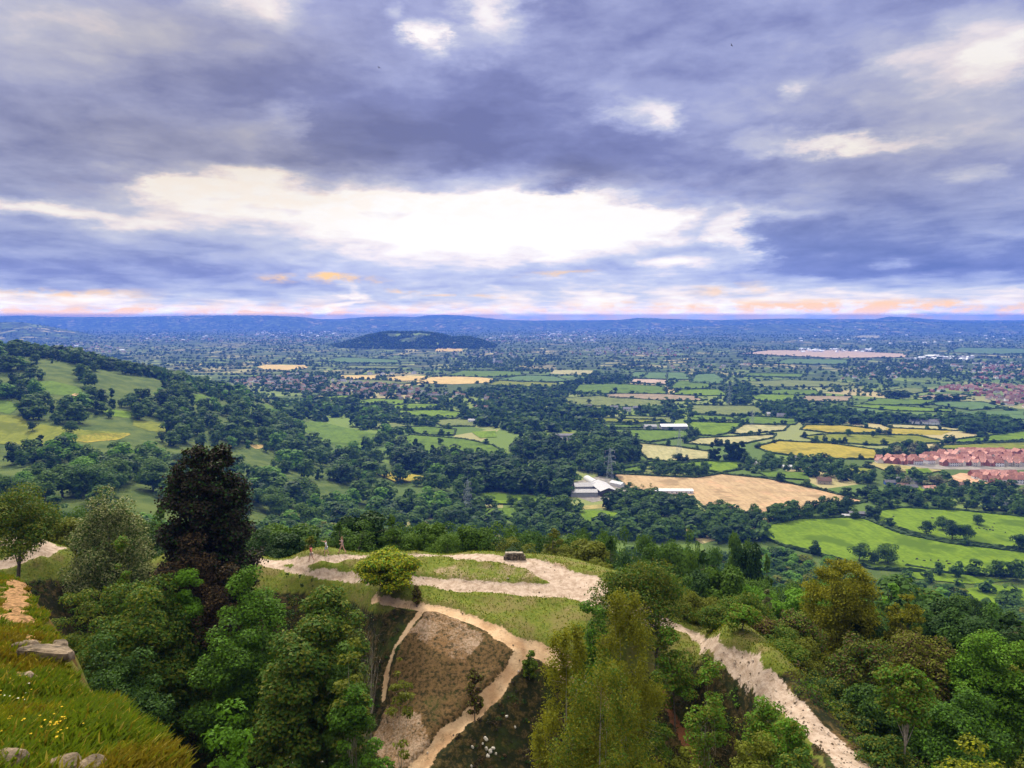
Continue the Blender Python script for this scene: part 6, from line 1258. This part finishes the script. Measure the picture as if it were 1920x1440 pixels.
building(1263, 924, 43, 9, 3.2, 1.5, R(-1), 'white', 'r_white', 'long white low shed on the edge of the tan field', 'shed', 'shed', win=8); building(1196, 927, 24, 5, 1.6, .8, R(0), 'stone', 'r_grey', 'low grey building left of the long white shed', 'shed', 'shed')
building(1219, 804, 22, 14, 5, 3, R(3), 'grey', 'r_grey', 'smaller grey barn left of the wide one in the vale'); building(1262, 803, 48, 24, 5, 3, R(2), 'grey', 'r_white', 'wide pale-roofed barn in the vale fields')
building(1046, 827, 42, 10, 4, 3.2, R(0), 'cream', 'r_slate', 'long cream house with dark roof and arched openings', 'farmhouse', 'house', win=7); building(1062, 820, 38, 12, 4, 2.4, R(3), 'dark', 'r_slate', 'dark barn behind the long cream house')
building(1606, 969, 15, 8, 4.2, 1.5, R(-8), 'dark', 'r_slate', 'black field barn at the corner of the two pastures'); building(1587, 970, 9, 5, 2.4, 1, R(-8), 'dark', 'r_grey', 'small grey shed left of the black field barn', 'shed', 'shed')
H_ = lambda *a, **k: building(*a, name='house', cat='house', **k)
H_(1718, 796, 24, 13, 7, 4, R(5), 'white', 'r_slate', 'large white house in the vale wood, left of two', win=4, floors=2, chim=True); H_(1744, 797, 34, 14, 7, 4, R(-3), 'white', 'r_slate', 'longer white house in the vale wood, right of two', win=5, floors=2, chim=True)
H_(1150, 768, 20, 11, 5.5, 3.5, R(5), 'white', 'r_slate', 'white farmhouse in the vale, leftmost of the three', win=3, floors=2); H_(1176, 771, 17, 11, 5.5, 3.5, R(-9), 'white', 'r_slate', 'white farmhouse in the vale, middle of the three', win=3, floors=2); H_(1191, 767, 11, 9, 4, 3, R(12), 'white', 'r_slate', 'small white farmhouse in the vale, rightmost of the three', win=2)
H_(1103, 765, 15, 9, 5, 3, R(2), 'white', 'r_slate', 'white cottage between the vale woods', win=3); H_(1470, 783, 28, 12, 5, 4, R(-8), 'cream', 'r_slate', 'cream farmhouse with dark roof by the long wood', win=4); H_(1443, 779, 12, 9, 4, 3, R(-8), 'cream', 'r_grey', 'small cream building left of the dark-roofed farmhouse', win=2)
H_(1503, 790, 8, 7, 5, 3, R(4), 'white', 'r_red', 'small white cottage at the left end of the yellow field', win=2); H_(1545, 907, 16, 8, 4.5, 3.5, R(-10), 'stone', 'r_brown', 'brown stone cottage below the tan field hedge', win=3, chim=True); H_(1425, 872, 14, 8, 3.2, 2.4, R(10), 'white', 'r_grey', 'white bungalow near the poplars', win=3)
H_(1478, 879, 15, 9, 3, 2.2, R(-4), 'white', 'r_white', 'white-roofed bungalow among the hamlet trees', win=3); H_(1490, 863, 12, 8, 4, 2.5, R(14), 'white', 'r_slate', 'white house behind the hamlet trees', win=2); H_(1042, 882, 14, 8, 3.5, 2, R(0), 'white', 'r_white', 'white bungalow at the edge of the dark plantation', win=3)
H_(922, 876, 7, 6, 6, 3, R(20), 'white', 'r_slate', 'small white house between the woods', win=1, floors=2); H_(886, 791, 16, 8, 3.5, 2.5, R(-10), 'white', 'r_grey', 'white-fronted house below the village', win=3); H_(1650, 790, 10, 8, 5, 3, R(0), 'cream', 'r_brown', 'cream house half hidden in the long wood', win=2)
for i, (px, py, L, wl, rf, lb) in enumerate([(1668,908,12,'blue','r_slate','bungalow with a bright blue wall in the hamlet'),(1685,902,16,'dark','r_slate','dark-roofed shed behind the blue-walled bungalow'),(1703,905,18,'grey','r_slate','grey shed in the row of hamlet sheds'),(1722,908,16,'cream','r_slate','cream shed at the right of the hamlet sheds'),(1692,914,12,'stone','r_brown','brown-roofed bungalow below the hamlet sheds'),(1708,917,13,'white','r_slate','white bungalow with slate roof below the hamlet sheds'),(1742,919,15,'cream','r_pink','pink-roofed bungalow on the garden lawn'),(1801,912,15,'white','r_brown','white gabled bungalow under the ploughed strip'),(1886,946,15,'white','r_grey','white bungalow with flat grey roof near the right edge'),(1868,938,11,'white','r_slate','white cottage behind the grey-roofed bungalow')]):
    H_(px, py, L, 8, 3, 2.4, R(-10 + i * 7 % 25), wl, rf, lb, win=2)
# church
p = P(935, 682, 0); e = empty('church', (p[0], p[1], 0), .3); w, r = gable(34, 12, 9, 6); w.build('nave', [BM['cream']], e); r.build('roof', [BM['r_slate']], e); MB().box((-21, 0, 12), (8, 8, 26)).build('tower', [BM['white']], e); MB().box((-21, 0, 28), (7, 7, 6), taper=.05).build('spire', [BM['r_slate']], e); tag(e, 'pale church with a square tower in the middle of the vale', 'church')
# red-roofed estate: one house with parts, copied
def house_proto(L, W, H, RH, wall, roof, hip, n, wing=True):
    e = empty('house'); w, r = gable(L, W, H, RH, .45, hip)
    if wing:
        w2, r2 = gable(W * .72, 4.6, H * .96, RH * .62, .35)
        for V_, tgt in ((w2, w), (r2, r)):
            A, fs, mi = V_.arrays(); A = np.column_stack([A[:, 1] + L * .24, -A[:, 0] - W * .28, A[:, 2]]); tgt.add(A, [tuple(q) for f in fs for q in f.tolist()])
    ch = [w.build('wall', [BM[wall]], e), r.build('roof', [BM[roof]], e)] + windows(L, W, H, e, 2, n); return e, ch
EST = [house_proto(10, 8.5, 5.2, 3.8, 'cream', 'r_pink', 0, 3), house_proto(12, 9, 5.2, 4.2, 'white', 'r_red', 2.4, 4, False), house_proto(9, 8, 5.2, 4.0, 'brick', 'r_pink', 0, 3), house_proto(15, 9, 5.2, 3.8, 'brick', 'r_red', 0, 4, True)]
er = np.random.default_rng(17); SPOTS = []
for y, a, b, st in ((870, 1646, 1722, 15), (864, 1650, 1745, 16), (858.5, 1735, 1900, 14), (854, 1765, 1895, 14), (863, 1755, 1915, 14), (868, 1742, 1930, 14), (873, 1768, 1950, 15), (850.5, 1800, 1890, 13), (899, 1836, 1935, 14), (905, 1850, 1940, 15), (894, 1826, 1900, 14), (860, 1920, 1990, 14), (853, 1905, 1990, 14)):
    for x in np.arange(a, b, st): SPOTS.append((x + er.uniform(-3, 3), y + er.uniform(-.8, .8)))
used = set()
for i, (px, py) in enumerate(SPOTS):
    k = int(er.integers(4)); e, ch = EST[k]
    if k in used: e, _ = copy_tree(e, ch)
    used.add(k); p = P(px, py, 0); e.location = (p[0], p[1], 0); e.rotation_euler = (0, 0, er.choice([0, math.pi / 2, 0, .3, -.3]) + er.normal() * .12)
    grp = 'group of the nearer row' if py > 885 else 'main block'; kn = ('cream-walled', 'white-walled', 'small brick', 'long brick')[k]
    tag(e, f"{kn} new house with a pinkish red roof, in the {'nearer row' if py > 885 else 'main block'} of the estate", 'house', f"{kn} houses of the estate, {grp}")
for k in range(4):
    if k not in used: EST[k][0].location = (P(1900, 857, 0)); tag(EST[k][0], 'house with red roof at the edge of the estate', 'house')
# villages
def vh(wall, roof, L, W, H, RH): 
    w, r = gable(L, W, H, RH, .4); m = MB()
    for src, mi in ((w, 0), (r, 1)):
        A, fs, _ = src.arrays(); m.add(A, [tuple(q) for f in fs for q in f.tolist()], mi)
    return m
VH = [vh('cream','r_brown',11,8,5,3.5), vh('white','r_brown',14,8,5,3.2), vh('stone','r_slate',10,8,5,3.6), vh('white','r_slate',16,9,4,3), vh('brick','r_town',12,8,5,3.4), vh('cream','r_town',13,8,5,3.4)]
VM = [('cream','r_brown'),('white','r_brown'),('stone','r_slate'),('white','r_slate'),('brick','r_town'),('cream','r_town')]
VO = [m.build('house', [BM[a], BM[b]], link=False) for m, (a, b) in zip(VH, VM)]
vr = np.random.default_rng(23); ROWS = []
VILL = [([(432,716),(470,712),(520,703),(560,701),(620,712),(700,720),(760,726),(830,738),(880,742),(850,752),(790,753),(740,750),(660,744),(600,741),(540,734),(470,727)], 260, (0,1,2,3,1), 'village below the left hill'),
        ([(895,740),(960,744),(965,752),(900,752)], 16, (0,2,1), 'hamlet below the village'), ([(890,764),(960,764),(950,775),(895,775)], 14, (0,2,1), 'hamlet below the village'),
        ([(1745,736),(1800,732),(1830,742),(1870,757),(1990,780),(1990,735),(1880,722),(1800,722),(1750,728)], 230, (4,5,4,0,1), 'red-roofed town at the right edge')]
cand = []
for poly, n, kinds, grp in VILL:
    x0, x1 = min(q[0] for q in poly), max(q[0] for q in poly); y0, y1 = min(q[1] for q in poly), max(q[1] for q in poly); k = 0; G = []
    while k < n:
        Y0, Y1 = P(0, y1)[1], P(0, y0)[1]; Yv = vr.uniform(Y0, Y1); u_ = vr.uniform(x0, x1); a = P(u_, 720)[0] / P(u_, 720)[1]; X = a * Yv; q = proj(X, Yv, 0); k += .2
        if inpoly(np.array(q[0]), np.array(q[1]), poly) and all((X - g[0]) ** 2 + (Yv - g[1]) ** 2 > 170 for g in G): G.append((X, Yv)); cand.append((X, Yv, int(vr.choice(kinds)), grp)); k += .8
cand.sort(key=lambda c: c[1])
NV = 190
rest_h = MB()
for i, (X, Yv, k, grp) in enumerate(cand):
    rz = vr.choice([0, .4, 1.57, -.4]) + vr.normal() * .15
    if i < NV:
        o = VO[k].copy(); C.objects.link(o); o.location = (X, Yv, 0); o.rotation_euler = (0, 0, rz); nm = f"{('cream', 'white', 'stone', 'white', 'brick', 'cream')[k]} house with a {('brown', 'brown', 'grey', 'grey', 'red', 'red')[k]} roof in the {grp}"; tag(o, nm, 'house', nm.replace('house', 'houses'))
    else: ROWS.append((X, Yv, rz, k, 1))
# far towns
for (x0, x1, y0, y1, n, ks, sc) in [(1070,1290,652,668,150,(1,2,3,4),1.2),(0,250,645,662,140,(1,3,0,2),1.5),(250,640,628,642,160,(1,2,0,3),2.0),(480,640,621,630,110,(3,1),2.4),(1820,1960,685,712,190,(4,0,1,4),1.0),(1580,1760,690,712,60,(0,1,3),1.0),(905,1130,628,642,220,(1,3,2),1.8),(1500,1640,655,661,70,(3,3),1.8),(1700,1830,668,676,50,(3,3),1.8),(1000,1300,618,630,120,(3,1),2.6),(1690,1900,680,700,60,(3,1,0),1.2),(690,860,700,704,10,(3,),1.2),(840,1010,655,672,60,(1,2),1.1),(1250,1420,684,692,30,(0,3),1.0),(1500,1900,620,645,90,(3,3),2.0)]:
    Y0, Y1 = P(0, y1)[1], P(0, y0)[1]
    for _ in range(n):
        Yv = math.exp(vr.uniform(math.log(Y0), math.log(Y1))); a = (vr.uniform(x0, x1) - 960) / F
        if fbm(np.array(a * 60), np.array(math.log(Yv) * 30), 2, 9) < .42: continue
        ROWS.append((a * Yv, Yv, vr.choice([0, .5, 1.57]) + vr.normal() * .2, int(vr.choice(ks)), sc * vr.uniform(.5, 1.1)))
Vs, Fs, mi, n = [], [], [], 0; mats = [BM[k] for k in ('cream','white','stone','brick','r_brown','r_slate','r_town','r_white')]; mn = {m: i for i, m in enumerate(('cream','white','stone','brick','r_brown','r_slate','r_town','r_white'))}
for (X, Yv, rz, k, sc) in ROWS:
    A, fs, ms = VH[k].arrays(); ca, sa = math.cos(rz), math.sin(rz); B = np.column_stack([(A[:, 0] * ca - A[:, 1] * sa) * sc + X, (A[:, 0] * sa + A[:, 1] * ca) * sc + Yv, A[:, 2] * min(sc, 1.4) + float(HCACHE(X, Yv))]); Vs.append(B)
    for f, m in zip(fs, ms): Fs.append(f + n); mi.append(mn[VM[k][m]] if not (k == 3 and sc > 1.5 and m == 1) else 7)
    n += len(B)
tag(mesh('distant_town', np.concatenate(Vs), Fs, mats, mi), kind='stuff')
# three small sparse trees and specks on the tan field
for px, lb in ((1187, 'thin brown tree on the tan field, left of three'), (1205, 'thin brown tree on the tan field, middle of three'), (1221, 'thin brown tree on the tan field, right of three')):
    p = P(px, 921, 0); r = np.random.default_rng(px); cl = envelope_clumps(r, 10, 2.6, 3, 9.5, 'dome', .34, .9); e = empty('sparse_tree', p); V = crown_verts(r, cl, 420, .42, .6, .3, .7); mesh('crown', V, [qidx(V)], [LM['olive']], parent=e); mb = MB(); limbs(mb, r, .16, 9, cl, 8); mb.build('trunk', [bark], e); tag(e, lb, 'tree')
